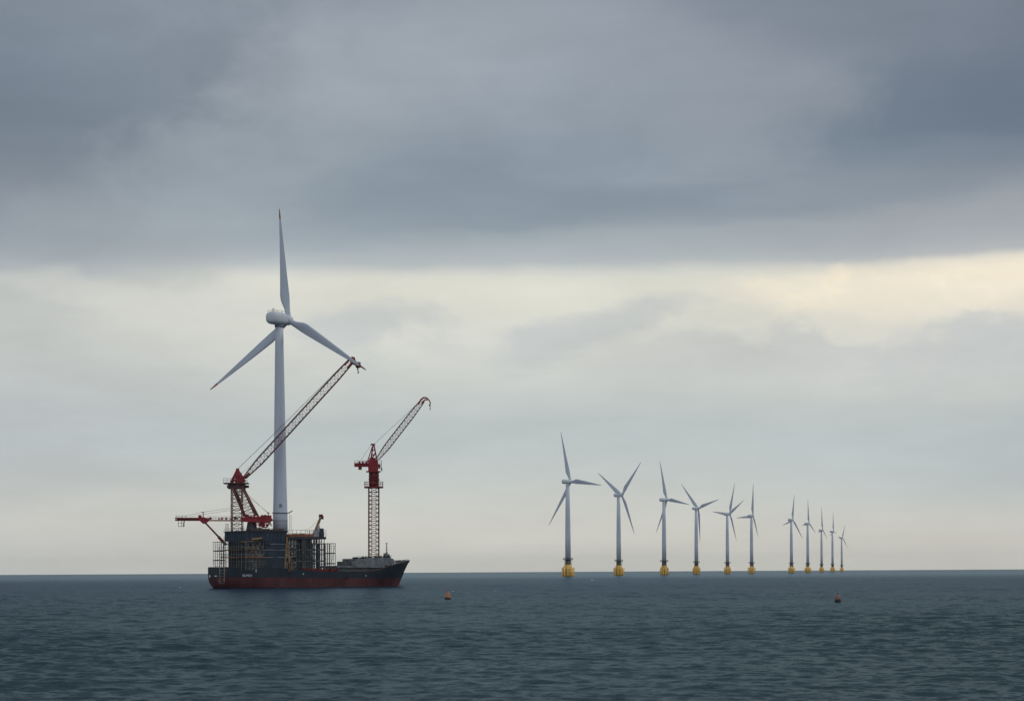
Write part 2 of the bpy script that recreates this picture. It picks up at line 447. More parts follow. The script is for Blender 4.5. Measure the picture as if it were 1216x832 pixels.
def shx(px, ly):
    """ship length coordinate that shows at column px for the offset ly"""
    a = (px - HX) / FPX
    # X0 + x c - y s = a (Y0 + x s + y c)
    c_, s_ = math.cos(TH), math.sin(TH)
    return (a * (SHIP0.y + ly * c_) - SHIP0.x + ly * s_) / (c_ - a * s_)
def shY(lx, ly): return SHIP0.y + lx * math.sin(TH) + ly * math.cos(TH)
def sp(px, py, ly):
    """point in ship coordinates"""
    lx = shx(px + ROLL * (py - HY) * -1, ly); return Vector((lx, ly, at(px, py, shY(lx, ly)).z))
def wpos(p): return SHIP0 + RS @ Vector(p)

HB = 10.0
SHEER = [(247, 672.3), (285, 673), (335, 674), (362, 676.3), (390, 678), (440, 678.0), (451, 677.3), (458, 674.5), (464, 671.2), (471, 668.8), (485, 664.5)]
_sx = [shx(p, -9.5 if p < 455 else (-9.5 + (p - 455) / 30 * 9.5)) for p, _ in SHEER]
_sz = [at(p, y, shY(x, -9.5)).z for (p, y), x in zip(SHEER, _sx)]
def sheer(x): return float(np.interp(x, _sx, _sz))
def boot(x): return 4.4 - 1.0 * x / L_SHIP
def xs_(z): return 0.0 if z > 4.5 else 1.5 * ((4.5 - z) / 4.5) ** 2.2
def xb_(z): return L_SHIP - 6.4 * (1 - min(1, max(0, z / 11.6))) ** 0.8
def beam(t, z):
    zz = min(1.0, max(0.0, z / 10))
    if t < 0.26:
        u = t / 0.26; f = (0.70 + 0.30 * math.sin(u * math.pi / 2) ** 0.9)
        f *= 1 - 0.28 * (1 - u) ** 2 * (1 - min(1, max(z, 0) / 5)) ** 2.4
    elif t < 0.66: f = 1.0
    else:
        u = (t - 0.66) / 0.34; pw = 1.7 + 1.9 * zz; f = max(0.0, 1 - u ** pw)
    return HB * f

ship = thing('construction_ship', 'dark navy and red construction ship carrying cranes, scaffolding and a turbine', 'ship', SHIP0, TH)

def make_hull():
    NTt = 64; ts = [i / NTt for i in range(NTt + 1)]; lev = [-3, 0.45, 1.2, 2.4, 'b', 'm1', 'm2', 's']
    def level(t, l):
        x = t * L_SHIP; s = sheer(x); b = boot(x)
        if l == 'b': return b
        if l == 'm1': return b + (s - b) * 0.35
        if l == 'm2': return b + (s - b) * 0.7
        if l == 's': return s
        return l
    def pt(t, z, sd, ins=0.0):
        x = xs_(z) + t * (xb_(z) - xs_(z)); bb = max(0.0, beam(t, z) - ins)
        return (x + ins * (1 - 2 * t), sd * bb, z)
    m = MB(); nl = len(lev); vs = []
    for sd in (-1, 1):
        for t in ts:
            for l in lev: vs.append(pt(t, level(t, l), sd))
            s = level(t, 's'); vs.append(pt(t, s + 0.002, sd, 0.3)); 
            q = pt(t, s, sd, 0.3); vs.append((q[0], q[1], s - 1.1))
    st = nl + 2; side = (NTt + 1) * st
    for sgn in (0, 1):
        for i in range(NTt):
            for k in range(st - 1):
                a = sgn * side + i * st + k; mi = 4 if k < 1 else (0 if k < 4 else 1)
                if k == nl - 1: mi = 3
                m.sm
                m.f.append([a, a + st, a + st + 1, a + 1]); m.mi.append(mi); m.sm.append(k < nl - 1)
    for k in range(st - 1):                       # transom
        m.f.append([k, k + 1, side + k + 1, side + k]); m.mi.append(4 if k < 1 else (0 if k < 4 else (3 if k == nl - 1 else 1))); m.sm.append(False)
    for i in range(NTt):                          # deck
        a = i * st + st - 1; m.f.append([a, a + st, side + a + st, side + a]); m.mi.append(2); m.sm.append(False)
    m.v = vs
    red = mat('red antifouling', (0.072, 0.023, 0.027), 0.65, var=0.4, scale=0.16, rust=0.25, streak=True)
    navy = mat('navy hull paint', (0.016, 0.026, 0.038), 0.55, var=0.25, scale=0.2, rust=0.05, streak=True)
    o = bpy.data.objects.new('hull', None)
    me = m.mesh('hull', [red, navy, M_deck, M_orange, mat('weedy waterline', (0.035, 0.022, 0.022), 0.35, var=0.4, scale=0.4)]); auto_smooth(me, 40)
    o = bpy.data.objects.new('hull', me); COL.objects.link(o); o.parent = ship
    b = MB(); prof = []
    for k in range(9):
        u = k / 8; prof.append((1.2 * math.sqrt(max(0.0, 1 - u ** 4)) + 0.01, u * 5.4))
    b.lathe(prof, (xb_(0) - 1.8, 0, -0.55), 14, axis='X'); b.build('bulbous_bow', M_navy, o)
    return o
hull = make_hull()

# marks and small fittings on the hull
def text_mesh(s, size):
    cu = bpy.data.curves.new('lettering', 'FONT'); cu.body = s; cu.size = size; cu.extrude = 0.02; cu.align_x = 'CENTER'; cu.resolution_u = 3
    o = bpy.data.objects.new('lettering', cu); COL.objects.link(o)
    dg = bpy.context.evaluated_depsgraph_get(); dg.update()
    me = bpy.data.meshes.new_from_object(o.evaluated_get(dg)); bpy.data.objects.remove(o)
    return me

def hull_y(lx, z):
    t = lx / L_SHIP
    for _ in range(5): t = (lx - xs_(z)) / (xb_(z) - xs_(z))
    return -beam(max(0, min(1, t)), z)
def on_hull(px, py):
    ly = -7.0
    for _ in range(8):
        p = sp(px, py, ly); ly = hull_y(p.x, p.z)
    return Vector((p.x, ly, p.z))

p = on_hull(293.5, 684.2); p2 = on_hull(297, 684.2); ang = math.atan2(p2.y - p.y, p2.x - p.x)
me = text_mesh('ELMEN', 1.25); me.materials.append(M_white_paint)
o = bpy.data.objects.new('hull_lettering', me); COL.objects.link(o); o.parent = hull
o.location = p + Vector((math.sin(ang), -math.cos(ang), 0)) * 0.12; o.rotation_euler = (math.radians(90), 0, ang)
m = MB(); q = sp(254.3, 683.6, 5.5); m.box(-0.06, 0.02, q.y - 0.5, q.y + 0.5, q.z - 0.4, q.z + 0.4)
q = sp(264, 683.5, 0.4); m.box(-0.06, 0.02, q.y - 0.9, q.y + 0.9, q.z - 0.2, q.z + 0.2); build_each(m, 'stern_mark', M_white_paint, hull)
m = MB()
for px, py, w in ((304, 677.5, .5), (434.5, 683, .28), (360, 681, .3)):
    q = on_hull(px, py); m.bar(q + Vector((0, -0.04, -w)), q + Vector((0, -0.04, w)), 0.16)
build_each(m, 'draught_mark', M_white_paint, hull)
m = MB(); q = on_hull(412, 685.5); m.lathe([(0.5, -0.25), (0.5, 0.25)], q, 12); m.build('overboard_discharge', M_rubber, hull)

# stern ladder and gangway frame hanging over the transom corner
m = MB()
def stp(px, py): 
    ly = (280.5 - px) * 0.33 / 0.574 - 6.2; return Vector((-0.5, ly, sp(px, py, ly).z))
m.path([stp(277, 650), stp(277, 692)], 0.13); m.path([stp(283.5, 637), stp(283.5, 690)], 0.13)
for y in (653, 657, 661, 665, 669, 673, 676.5, 680, 683.5, 687, 689.5, 692):
    m.bar(stp(273.5 if y > 671 and int(y) % 2 else 277, y), stp(283.5, y), 0.075)
m.path([stp(273.5, 673), stp(277, 674)], 0.08)
for y in (652, 668, 677): m.bar(stp(277, y), stp(277, y) + Vector((1.1, 0, 0)), 0.08); m.bar(stp(283.5, y), stp(283.5, y) + Vector((1.1, 0, 0)), 0.08)
m.build('stern_ladder', mat('weathered ladder', (0.30, 0.27, 0.23), 0.6, var=0.3), ship)

# anchor
q = sp(478.3, 679.5, -0.6)
m = MB(); m.bar(q + Vector((0, 0, 1.3)), q + Vector((0, 0, -0.8)), 0.2); m.path([q + Vector((-0.5, -0.7, 0)), q + Vector((0, 0, -0.9)), q + Vector((0.5, 0.7, 0))], 0.22)
m.bar(q + Vector((-1.2, 0, 2.4)), q + Vector((0, 0, 1.2)), 0.1); m.build('anchor', M_dark, ship)

# ---- superstructure (solid module block on the after deck)
BW = 8.4
xa = shx(267, BW); xe = shx(341, -BW); xsc = shx(386, -BW); xlow = shx(399.5, -BW)
zdk = sheer(xa) - 1.1
def zy(px, py, ly): return sp(px, py, ly).z
z_top = zy(295, 630.6, -BW); z_band = zy(295, 642, -BW); z_g1 = zy(295, 652.4, -BW); z_g2 = zy(295, 661.2, -BW)
xg = shx(313, -BW)
house = MB(); house.box(xa, xe, -BW, BW, z_band, z_top); house.box(xa + 1.2, xe - 0.3, -BW + 1.6, BW - 1.2, zdk, z_band - 0.003)
house.box(xg + 0.6, xe, -BW + 0.15, -BW + 1.59, zdk, z_band - 0.003)
for xx, zz, w_, h_ in ((xg + 1.5, z_g2 + 0.6, 1.6, 1.1), (xg + 5, z_g1 + .3, 2.2, .5), (xg + 4.6, z_g2 - 1.6, 1.2, 1.9), (xg + 8, z_g2 + .5, 1.5, .4)): house.box(xx, xx + w_, -BW - 0.1, -BW + .147, zz, zz + h_)
# panel ribs and stiffeners
for i in range(11):
    xx = xa + 0.6 + i * (xe - xa - 1.2) / 10; house.box(xx - 0.1, xx + 0.1, -BW - 0.14, -BW - 0.004, z_band + 0.1, z_top - 0.1)
for i in range(9):
    yy = -BW + 0.6 + i * (2 * BW - 1.2) / 8; house.box(xa - 0.14, xa - 0.004, yy - 0.1, yy + 0.1, z_band + 0.1, z_top - 0.1)
H = house.build('superstructure', M_navy, ship)
m = MB(); m.box(xa - 0.35, xe + 0.3, -BW - 0.35, BW + 0.35, z_top + 0.003, z_top + 0.3); m.build('roof_edge', M_dark, H)
rnd0 = random.Random(4)
M_brown = mat('brown primer', (0.13, 0.062, 0.03), 0.7, var=0.5, scale=0.5, rust=0.3)
for zz, mt, wd, xr_ in ((z_g1, M_brown, 1.5, xg - 3), (z_g2, M_orange, 1.6, xg), (zy(295, 645.5, -BW), M_navy, 0.5, xg + 3)):
    m = MB(); m.box(xa - wd * .3, xr_, -BW - wd * 0.7, -BW + 1.59, zz - 0.22, zz + 0.14); m.box(xa - wd, xa - wd * .3 - .002, -BW + 1.0, BW + 0.3, zz - 0.22, zz + 0.14); m.box(xa - wd * .3, xa + 1.19, -BW + 1.592, BW + 0.6, zz - 0.22, zz + 0.14)
    g = m.build('gallery', mt, H)
    r = MB(); r.rail([(xr_ - 0.2, -BW - wd * 0.4 + 0.1, zz + 0.14), (xa - wd * .2, -BW - wd * 0.4 + 0.1, zz + 0.14), (xa - wd + 0.1, -BW + 1.2, zz + .14), (xa - wd + 0.1, BW + 0.3, zz + 0.14)], 1.15, 1.6, 0.055, 2)
    r.build('railing', M_scaf, g)
    r = MB(); r.box(xg - 3 if zz > z_g1 else xr_, xe, -BW + 0.02, -BW + 0.147, zz - .2, zz + .1); r.build('plate_seam', M_grey, H)
m = MB()
for i in range(7):
    xx = xa - 0.3 + i * (xg - xa) / 6.2; m.bar((xx, -BW - 0.75, zdk), (xx, -BW - 0.75, z_band), rnd0.choice((.08, .12, .16)))
for i in range(5):
    yy = -BW - 0.3 + i * 2 * BW / 4.2; m.bar((xa - 0.9, yy, zdk), (xa - 0.9, yy, z_band), 0.15)
build_each(m, 'gallery_post', M_dark, H)
m = MB()
for i in range(15):
    xx = xa - 0.2 + i * (xg - xa) / 13.5; m.bar((xx, -BW - 0.95, zdk), (xx, -BW - 0.95, z_band - rnd0.choice((0.3, 1.5, 3.4, 5.2))), 0.085)
for i in range(9):
    yy = -BW - 0.6 + i * 2 * BW / 8; m.bar((xa - 1.7, yy, zdk), (xa - 1.7, yy, z_band - rnd0.choice((0.3, 1.5, 3.4))), 0.085)
for zz in (z_g2 - 1.6, z_g1 - 1.6, z_g1 + 1.2): m.path([(xg, -BW - 0.95, zz), (xa - 0.2, -BW - 0.95, zz), (xa - 1.7, -BW + .2, zz), (xa - 1.7, BW, zz)], 0.075)
for i in range(7):
    a_ = rnd0.uniform(xa, xg - 3); b_ = rnd0.choice((zdk, z_g2, z_g1)); m.bar((a_, -BW - 0.95, b_), (a_ + rnd0.uniform(1.5, 3), -BW - 0.95, b_ + 2.6), 0.07)
m.build('scaffold_tubes', mat('pale scaffold tube', (0.19, 0.185, 0.175), 0.6, var=0.4), H)
# equipment crates, dark window strips, pipes on the galleries
rnd = random.Random(3)
m = MB(); k = MB(); w = MB()
for zz in (z_g1 + 0.2, z_g2 + 0.2, zdk):
    for i in range(9):
        xx = xa + rnd.uniform(0.2, xg - xa - 1.6); s = rnd.uniform(0.3, 0.95)
        (m if rnd.random() < 0.55 else k).box(xx, xx + s * 1.6, -BW + 0.3, -BW + 0.3 + s, zz, zz + s)
    for i in range(3):
        xx = xa + 2.0 + i * 2.6; w.box(xx, xx + 1.1, -BW + 1.52, -BW + 1.597, zz + 1.0, zz + 1.9)
build_each(m, 'deck_crate', M_tan, H); build_each(k, 'machinery_box', M_lgrey, H); build_each(w, 'window', M_glass, H)
m = MB()
q0 = sp(299, 640, -BW - 0.3); q1 = sp(311, 638.5, -BW - 0.3); m.bar(q0, q1, 0.28, 6)
m.path([sp(306, 640, -BW - .3), sp(304, 650, -BW - .4), sp(304, 662, -BW - .4)], 0.12); m.bar(sp(286, 643, -BW - .3), sp(303, 642.3, -BW - .3), 0.14, 6)
m.build('service_pipe', M_tan, H)
# top deck railing + clutter
m = MB(); m.rail([(xa - 0.2, BW, z_top + .3), (xa - 0.2, -BW, z_top + .3), (xe, -BW, z_top + .3)], 1.1, 1.5, 0.05); m.build('roof_railing', M_scaf, H); m = MB()
for i in range(60):
    xx = rnd.uniform(xa + 5, xe); yy = rnd.uniform(-BW + 0.4, -2); s = rnd.uniform(0.3, 0.8); m.box(xx, xx + s, yy, yy + s, z_top + 0.303, z_top + 0.3 + s * 1.2)
for px, t in ((259.5, 621), (270.8, 621)):
    b0 = sp(px, 632, BW - 1); b0.x = max(b0.x, xa + .1); m.bar(b0, (b0.x, b0.y, sp(px, t, BW - 1).z), 0.14)
build_each(m, 'roof_equipment', M_deck, H)

# ---- grey foredeck house, foremast, deck fittings
fx = lambda px, ly=-6.0: shx(px, ly)
m = MB()
zb = sheer(fx(430)) - 1.1
def fbox(mb, p0, p1, w, y0, y1, mi=0, lo=None):
    x0, x1 = fx(p0), fx(p1); pm = (p0 + p1) / 2; mb.box(x0, x1, -w, w, zy(pm, y1, -w) if lo is None else lo, zy(pm, y0, -w), mi)
fbox(m, 418, 468, 6.0, 666.0, 671); fbox(m, 399, 456, 6.9, 671.2, 673.6); fbox(m, 400, 462, 5.2, 673.7, 677, lo=zb); fbox(m, 424, 468, 5.6, 662.9, 666, lo=zy(440, 666, -6) + 0.003); fbox(m, 437, 466, 5.2, 661.7, 663, lo=zy(440, 662.9, -6) + 0.003)
fh = m.build('forecastle_house', mat('dull house grey', (0.15, 0.165, 0.175), 0.65, var=0.35, scale=0.5, rust=0.05), ship)
m = MB(); zf = zy(440, 661.7, -5)
m.rail([(fx(424), -5.5, zy(430, 662.9, -5.5)), (fx(436), -5.5, zy(430, 662.9, -5.5))], 1.0, 1.2, 0.05)
m.rail([(fx(438), -5.1, zf), (fx(466), -5.1, zf)], 0.9, 1.3, 0.05)
for i in range(34):
    px = rnd.uniform(425, 470); s = rnd.uniform(0.25, 0.75); x0 = fx(px); yy = rnd.uniform(-5, 1)
    z0 = zf if px > 437 else zy(430, 662.9, -5.5)
    if px > 466: z0 = zy(440, 666, -6)
    m.box(x0, x0 + s * 1.5, yy, yy + s, z0 + 0.002, z0 + s)
build_each(m, 'roof_fitting', M_dark, fh)
m = MB()
for i in range(30):
    px = rnd.uniform(401, 447); s = rnd.uniform(0.3, 0.8); x0 = fx(px, -8); m.box(x0, x0 + s * 2.2, -7.9, -7.9 + s, zb + 0.003, zb + 0.6 + s * 1.0)
build_each(m, 'deck_gear', M_orange, ship)
m = MB()
for i in range(22):
    px = rnd.uniform(468, 479); x0 = shx(px, -1); s = rnd.uniform(0.35, 0.8); yy = rnd.uniform(-2.2, 1.5); z0 = sheer(x0) - 1.1
    if abs(yy) < beam(min(1, x0 / L_SHIP), 9) - 0.6: m.box(x0, x0 + s, yy, yy + s, z0, z0 + s + 1.1)
x0 = shx(472, 0); m.lathe([(0.8, -0.9), (0.8, 0.9)], (x0, 0, sheer(x0) - 0.1), 12)
m.build('windlass', M_dark, ship)
m = MB(); xr = [shx(p, -3) for p in (462, 468, 474)]
m.box(shx(464, -4), shx(471, -2), -1.6, 1.6, sheer(shx(462, -5)) - 1.1, zy(470, 664.5, -3)); m.build('forecastle_deck_house', M_lgrey, ship)
m = MB(); pr = []
for px in np.linspace(457, 484, 12):
    x0 = shx(px, -3); pr.append(Vector((x0, -max(0.2, beam(min(1, x0 / L_SHIP), 10) - 0.25), sheer(x0))))
m.rail(pr, 1.0, 2.0, 0.05); m.build('bow_railing', M_lgrey, ship)
m = MB()
for (px, y0, y1) in ((412.5, 672, 665), (404, 673, 669), (417, 672, 668)):
    m.bar(sp(px, y0, -6), sp(px + 0.6, y1, -6), 0.12)
build_each(m, 'vent_post', M_dark, ship)
fm = MB(); b = sp(459.2, 661.7, 0); tz = sp(459.2, 644, 0).z
for dxx, dyy in ((-1.2, -1), (1.2, -1), (-1.2, 1), (1.2, 1)): fm.bar(b + Vector((dxx, dyy, 0)), b + Vector((0, 0, 2.6)), 0.12)
fm.box(b.x - 1.3, b.x - 0.5, -0.4, 0.4, b.z, b.z + 1.8); fm.box(b.x + 0.5, b.x + 1.2, -0.4, 0.4, b.z, b.z + 1.4)
fm.bar(b, (b.x, 0, tz), 0.17); 
for zz, ww in ((sp(459, 645, 0).z, 0.9), (sp(459, 650, 0).z, 0.6), (sp(459, 653, 0).z, 0.9)):
    fm.bar((b.x - ww, -ww * 0.5, zz), (b.x + ww, ww * 0.5, zz), 0.12)
fm.build('foremast', M_grey, ship)

# red pipe rack on the deck below the scaffolding
m = MB()
x0, x1 = shx(356, -9), shx(401, -9); zr = sheer(shx(385, -9)) - 1.1
for i in range(9):
    a = rnd.uniform(x0, x1 - 8); m.bar((a, -8.9 + i * 0.3, zr + 0.5 + (i % 5) * 0.4), (a + rnd.uniform(4, 9), -8.9 + i * 0.3, zr + 0.5 + (i % 5) * 0.4), 0.16, 6)
for i in range(26):
    xx = rnd.uniform(x0 + 6, x1); s = rnd.uniform(0.4, 1.1); m.box(xx, xx + s, -8.4, -8.4 + s, zr, zr + 0.8 + s)
for i in range(10): xx = x0 + (x1 - x0) * i / 9; m.bar((xx, -8.9, zr), (xx, -8.9, zr + 2.4), 0.12)
m.build('pipe_rack', mat('rack red', (0.20, 0.022, 0.025), 0.55, var=0.6, scale=0.9, rust=0.3), ship)

# ------------------------------------------------------------------ scaffolding
def scaffold(name, label, x0, x1, y0, y1, zb, zt, nx, ny, nz, r, decks, mt, dense=False, seed=1):
    rr = random.Random(seed)
    t = thing(name, label, 'scaffolding', wpos((x0, (y0 + y1) / 2, zb)), TH)
    off = Vector((x0, (y0 + y1) / 2, zb)); st = MB(); led = MB(); br = MB()
    X = [x0 + (x1 - x0) * i / nx for i in range(nx + 1)]; Yy = [y0 + (y1 - y0) * i / ny for i in range(ny + 1)]; Zz = [zb + (zt - zb) * i / nz for i in range(nz + 1)]
    V_ = lambda a, b, c_: Vector((a, b, c_)) - off
    for a in X:
        for b in Yy: st.bar(V_(a, b, zb), V_(a, b, zt + rr.uniform(0, 0.5)), r * rr.choice((0.8, 1, 1, 1.5)))
    for z in Zz[1:]:
        for b in Yy: led.bar(V_(x0, b, z), V_(x1, b, z), r * 1.3)
        for a in X: led.bar(V_(a, y0, z), V_(a, y1, z), r * 0.75)
        for b in (y0, y1): led.bar(V_(x0, b, z - 1.0), V_(x1, b, z - 1.0), r * 0.5); led.bar(V_(x0, b, z - 2.0), V_(x1, b, z - 2.0), r * 0.6)
    for i in range(nx):
        for k_ in range(nz):
            for b in ((y0, y1) if not dense else Yy):
                if rr.random() < 0.28:
                    a1, a2 = (X[i], X[i + 1]) if rr.random() < 0.5 else (X[i + 1], X[i]); br.bar(V_(a1, b, Zz[k_]), V_(a2, b, Zz[k_ + 1]), r * 0.55)
    for q in (led, br): st.add(q.v, q.f)
    st.build('tube_frame', mt, t)
    if decks:
        dk = MB()
        for z in Zz[1:-1]:
            for b in (y0, y1 - 1.3):
                dk.box(*(x0 - off.x, x1 - off.x), b - off.y, b + 1.2 - off.y, z + 0.15 - off.z, z + 0.42 - off.z)
        build_each(dk, 'walkway', M_dark, t)
    return t, off

zs0 = sheer(shx(360, -BW)) - 1.1
z_sc = zy(372, 639.6, -BW)
sct, soff = scaffold('scaffolding', 'tall dark scaffold block under an orange brown top deck amidships', xe + 0.6, xsc, -BW + 0.5, BW - 0.5, zs0, z_sc, 13, 4, 3, 0.14, True, M_scaf, True, 4)
m = MB(); m.box(0.0 - 0.4, xsc - soff.x + 0.6, -BW - soff.y, BW - soff.y, z_sc - soff.z - 0.1, z_sc - soff.z + 0.9); m.build('top_deck', M_dark, sct)
m = MB()
for i in range(40):
    a = rnd.uniform(0, shx(371, -BW) - xe - 1.4); s = rnd.uniform(0.5, 1.3); b = rnd.uniform(-BW + 0.2, -1)
    m.box(a, a + s * 1.4, b, b + s, z_sc - soff.z + 0.903, z_sc - soff.z + 1.0 + s * 0.9)
m.box(0, shx(372, -BW) - xe, -BW + 0.25, -BW + 0.4, z_sc - soff.z + 0.903, z_sc - soff.z + 1.9)
build_each(m, 'deck_load', M_orange, sct)
m = MB(); m.rail([(0, -BW, z_sc - soff.z + 0.9), (xsc - soff.x + .5, -BW, z_sc - soff.z + 0.9), (xsc - soff.x + .5, BW, z_sc - soff.z + 0.9)], 2.6, 1.8, 0.07, 2); m.build('guard_rail', M_scaf, sct)
m = MB()
for i in range(14):
    a = rnd.uniform(0.5, xsc - soff.x - 4); z0 = rnd.choice((1, 2)) * (z_sc - zs0) / 3 + 0.25 if i > 6 else 0.1; b = rnd.uniform(-4, 5); s = rnd.uniform(0.5, 1.3)
    m.box(a, a + s * 1.2, b, b + s, z0, z0 + s * 1.2)
build_each(m, 'stored_equipment', M_dark, sct)
m = MB()
for px in (357, 376):
    q = sp(px, 655, 0); m.bar((q.x - soff.x, 0, 0.1), (q.x - soff.x, 0, z_sc - soff.z - 0.1), 0.4, 8)
build_each(m, 'main_column', M_dark, sct)

scaffold('scaffolding', 'low open scaffold bay forward of the taller scaffold block', xsc + 0.5, xlow, -BW + 0.8, BW - 2.5, sheer(xlow) - 1.1, zy(392, 645, -BW), 5, 3, 3, 0.11, True, M_scaf, False, 8)
scaffold('scaffolding', 'narrow scaffold tower at the stern below the red diagonal strut', shx(262, 8.2) - 3.2, shx(262, 8.2) + 0.3, 4.6, 8.1, sheer(2) - 1.1, zy(256, 643.5, 8.0), 2, 2, 3, 0.10, True, M_scaf, False, 9)

# ------------------------------------------------------------------ turbines
def blade_mesh(Lb, rootr, chord, mats):
    m = MB(); ns, n = 22, 14; vs = []
    for k in range(ns + 1):
        u = k / ns
        if u < 0.05: w = 0.0
        else: w = min(1, (u - 0.05) / 0.17); w = w * w * (3 - 2 * w)
        ch = chord * (1 - max(0, (u - 0.21) / 0.79) ** 1.0 * 0.90) if u > 0.21 else chord
        if u > 0.97: ch *= 0.75
        hw = rootr * (1 - w) + ch / 2 * w; th = rootr * (1 - w) + (0.16 - 0.10 * u) * ch * w
        tw = math.radians(16 * (1 - u) ** 2) * w; off = 0.20 * ch * w; bend = -0.006 * Lb * u * u
        for i in range(n):
            t = 2 * math.pi * i / n; a, b = hw * math.cos(t), th * math.sin(t) * (0.55 + 0.45 * math.cos(t) * w if w else 1)
            a += off
            vs.append((a * math.cos(tw) - b * math.sin(tw), a * math.sin(tw) + b * math.cos(tw) + bend * -1, u * Lb))
    for k in range(ns):
        fs = [(k * n + i, k * n + (i + 1) % n, (k + 1) * n + (i + 1) % n, (k + 1) * n + i) for i in range(n)]
        o = len(m.f)
        for f in fs: m.f.append(list(f)); m.mi.append(1 if k >= ns - 2 and len(mats) > 1 else 0); m.sm.append(True)
    m.f.append(list(range(ns * n, ns * n + n))); m.mi.append(len(mats) - 1); m.sm.append(False)
    m.v = vs
    return m.mesh('blade', mats)

def rounded_box(x0, x1, hy, hz, n=6):
    """long box with rounded ends and edges along X"""
    m = MB(); prof = []; N_ = 20; sec = [(0.0, 0.55), (0.06, 0.84), (0.16, 0.97), (0.3, 1.0), (0.8, 0.97), (0.93, 0.84), (1.0, 0.66)]
    vs = []
    for u, s in sec:
        for i in range(N_):
            t = 2 * math.pi * i / N_; c_, s_ = math.cos(t), math.sin(t); e = 0.72
            vs.append((x0 + (x1 - x0) * u, math.copysign(abs(c_) ** e, c_) * hy * s, math.copysign(abs(s_) ** e, s_) * hz * s))
    fs = [(k * N_ + i, k * N_ + (i + 1) % N_, (k + 1) * N_ + (i + 1) % N_, (k + 1) * N_ + i) for k in range(len(sec) - 1) for i in range(N_)]
    m.add(vs, fs, 0, True); L = (len(sec) - 1) * N_
    m.add(vs, [tuple(range(N_ - 1, -1, -1)), tuple(range(L, L + N_))], 0, True)
    return m

def place_rotor(root, hubc, tips_px, hub_px, scale, cosy, bm, Lb, name='blade'):
    """tips given in photo pixels relative to the hub; rotor plane turned so that widths shrink by cosy"""
    siny = math.sqrt(1 - cosy * cosy)
    h = Vector((cosy, -siny, 0)); n_ = Vector((siny, cosy, 0))
    eye = Vector((0, 0, CAMH)); hw = root.location + hubc
    for tx, ty in tips_px:
        ray = at(tx, ty, 1000.0) - eye                    # where the sight line meets the rotor plane
        v = eye + ray * ((hw - eye).dot(n_) / ray.dot(n_)) - hw
        Ln = v.length; d = v.normalized()
        cx = d.cross(n_).normalized()                     # chord, in the rotor plane
        R3 = Matrix((cx, d.cross(cx), d)).transposed()
        o = bpy.data.objects.new(name, bm); COL.objects.link(o); o.parent = root
        s = Ln / Lb
        o.matrix_local = Matrix.Translation(hubc) @ R3.to_4x4() @ Matrix.Diagonal((0.35 + 0.65 * s, 0.35 + 0.65 * s, s, 1))

# the big turbine on the ship
DT = 792.0; sT = DT / FPX
base = at(333, 645, DT); base.z = z_top - 0.2
big = thing('wind_turbine', 'huge white wind turbine standing on the ship behind the red crane boom', 'wind turbine', base)
loc = lambda px, py, Y=DT, o=base: at(px, py, Y) - o
zt_ = loc(333, 386).z
m = MB(); prof = []
for k in range(13):
    u = k / 12; prof.append((17.4 * sT / 2 * (1 - u) ** 1.0 + 9.3 * sT / 2 * u if u > 0.12 else 17.4 * sT / 2 - u * 0.5, u * zt_))
m.lathe(prof, n=40); tw = m.build('tower', M_white, big)
z1, z2 = loc(333, 608.7).z, loc(333, 618).z
m = MB(); m.lathe([(2.95, -0.16), (3.25, -0.16), (3.25, 0.16), (2.95, 0.16)], (0, 0, z1), 36); m.lathe([(2.95, -0.08), (3.02, -0.08), (3.02, 0.08), (2.95, 0.08)], (0, 0, z2), 36)
m.path([(3.0, 0, z1), (3.9, -0.6, z1 + 0.15), (4.9, -0.8, z1 + 0.9)], 0.2, 6); m.build('flange_ring', M_grey, tw)
m = MB(); cxr = 3.7
for i in range(12): m.bar((cxr + 0.0, -0.5, z1 - 1.2 - i * 0.62), (cxr + 0.7, -0.5, z1 - 1.2 - i * 0.62), 0.06)
m.bar((cxr, -.5, 0.3), (cxr, -.5, z1), 0.06); m.bar((cxr + .7, -.5, 0.3), (cxr + .7, -.5, z1 - 0.8), 0.06); m.build('access_ladder', M_grey, tw)
me = text_mesh('R', 2.1); me.materials.append(M_dark)
o = bpy.data.objects.new('tower_mark', me); COL.objects.link(o); o.parent = tw
dirc = (Vector((0, 0, 0)) - base); dirc.z = 0; dirc.normalize(); ang = math.atan2(dirc.x, -dirc.y)
o.location = dirc * 2.93 + Vector((0.2, 0, loc(333, 602.5).z)); o.rotation_euler = (math.radians(90), 0, ang)
cosy = 0.83; siny = math.sqrt(1 - cosy ** 2); axis = Vector((siny, cosy, 0))
hub_px = (341, 379); hubc = loc(*hub_px); 
nz = loc(333, 378.5).z; ctr = Vector((0, 0, nz))
hubc = ctr + axis * ((hubc.x) / siny)
m = rounded_box(-6.1, 3.6, 2.6, 2.5)
nc = m.build('nacelle', M_nac, big); nc.location = ctr; nc.rotation_euler = (0, 0, math.atan2(axis.y, axis.x))
m = MB(); m.bar((-3.4, 0.3, 2.3), (-3.4, 0.3, 3.7), 0.12); m.bar((-3.7, 0.3, 3.6), (-2.6, 0.3, 3.9), 0.14); m.rail([(-5.0, 1.6, 2.2), (-5.0, -1.6, 2.2), (2, -1.6, 2.35)], 0.8, 2.0, 0.06)
m.build('weather_vane', M_grey, nc)
m = MB(); m.lathe([(1.5, -2.2), (1.95, -1.6), (2.05, 0), (1.75, 0.9), (1.1, 1.5), (0.3, 1.8)], n=24, axis='X')
hb = m.build('hub', M_nac, big); hb.location = hubc; hb.rotation_euler = nc.rotation_euler
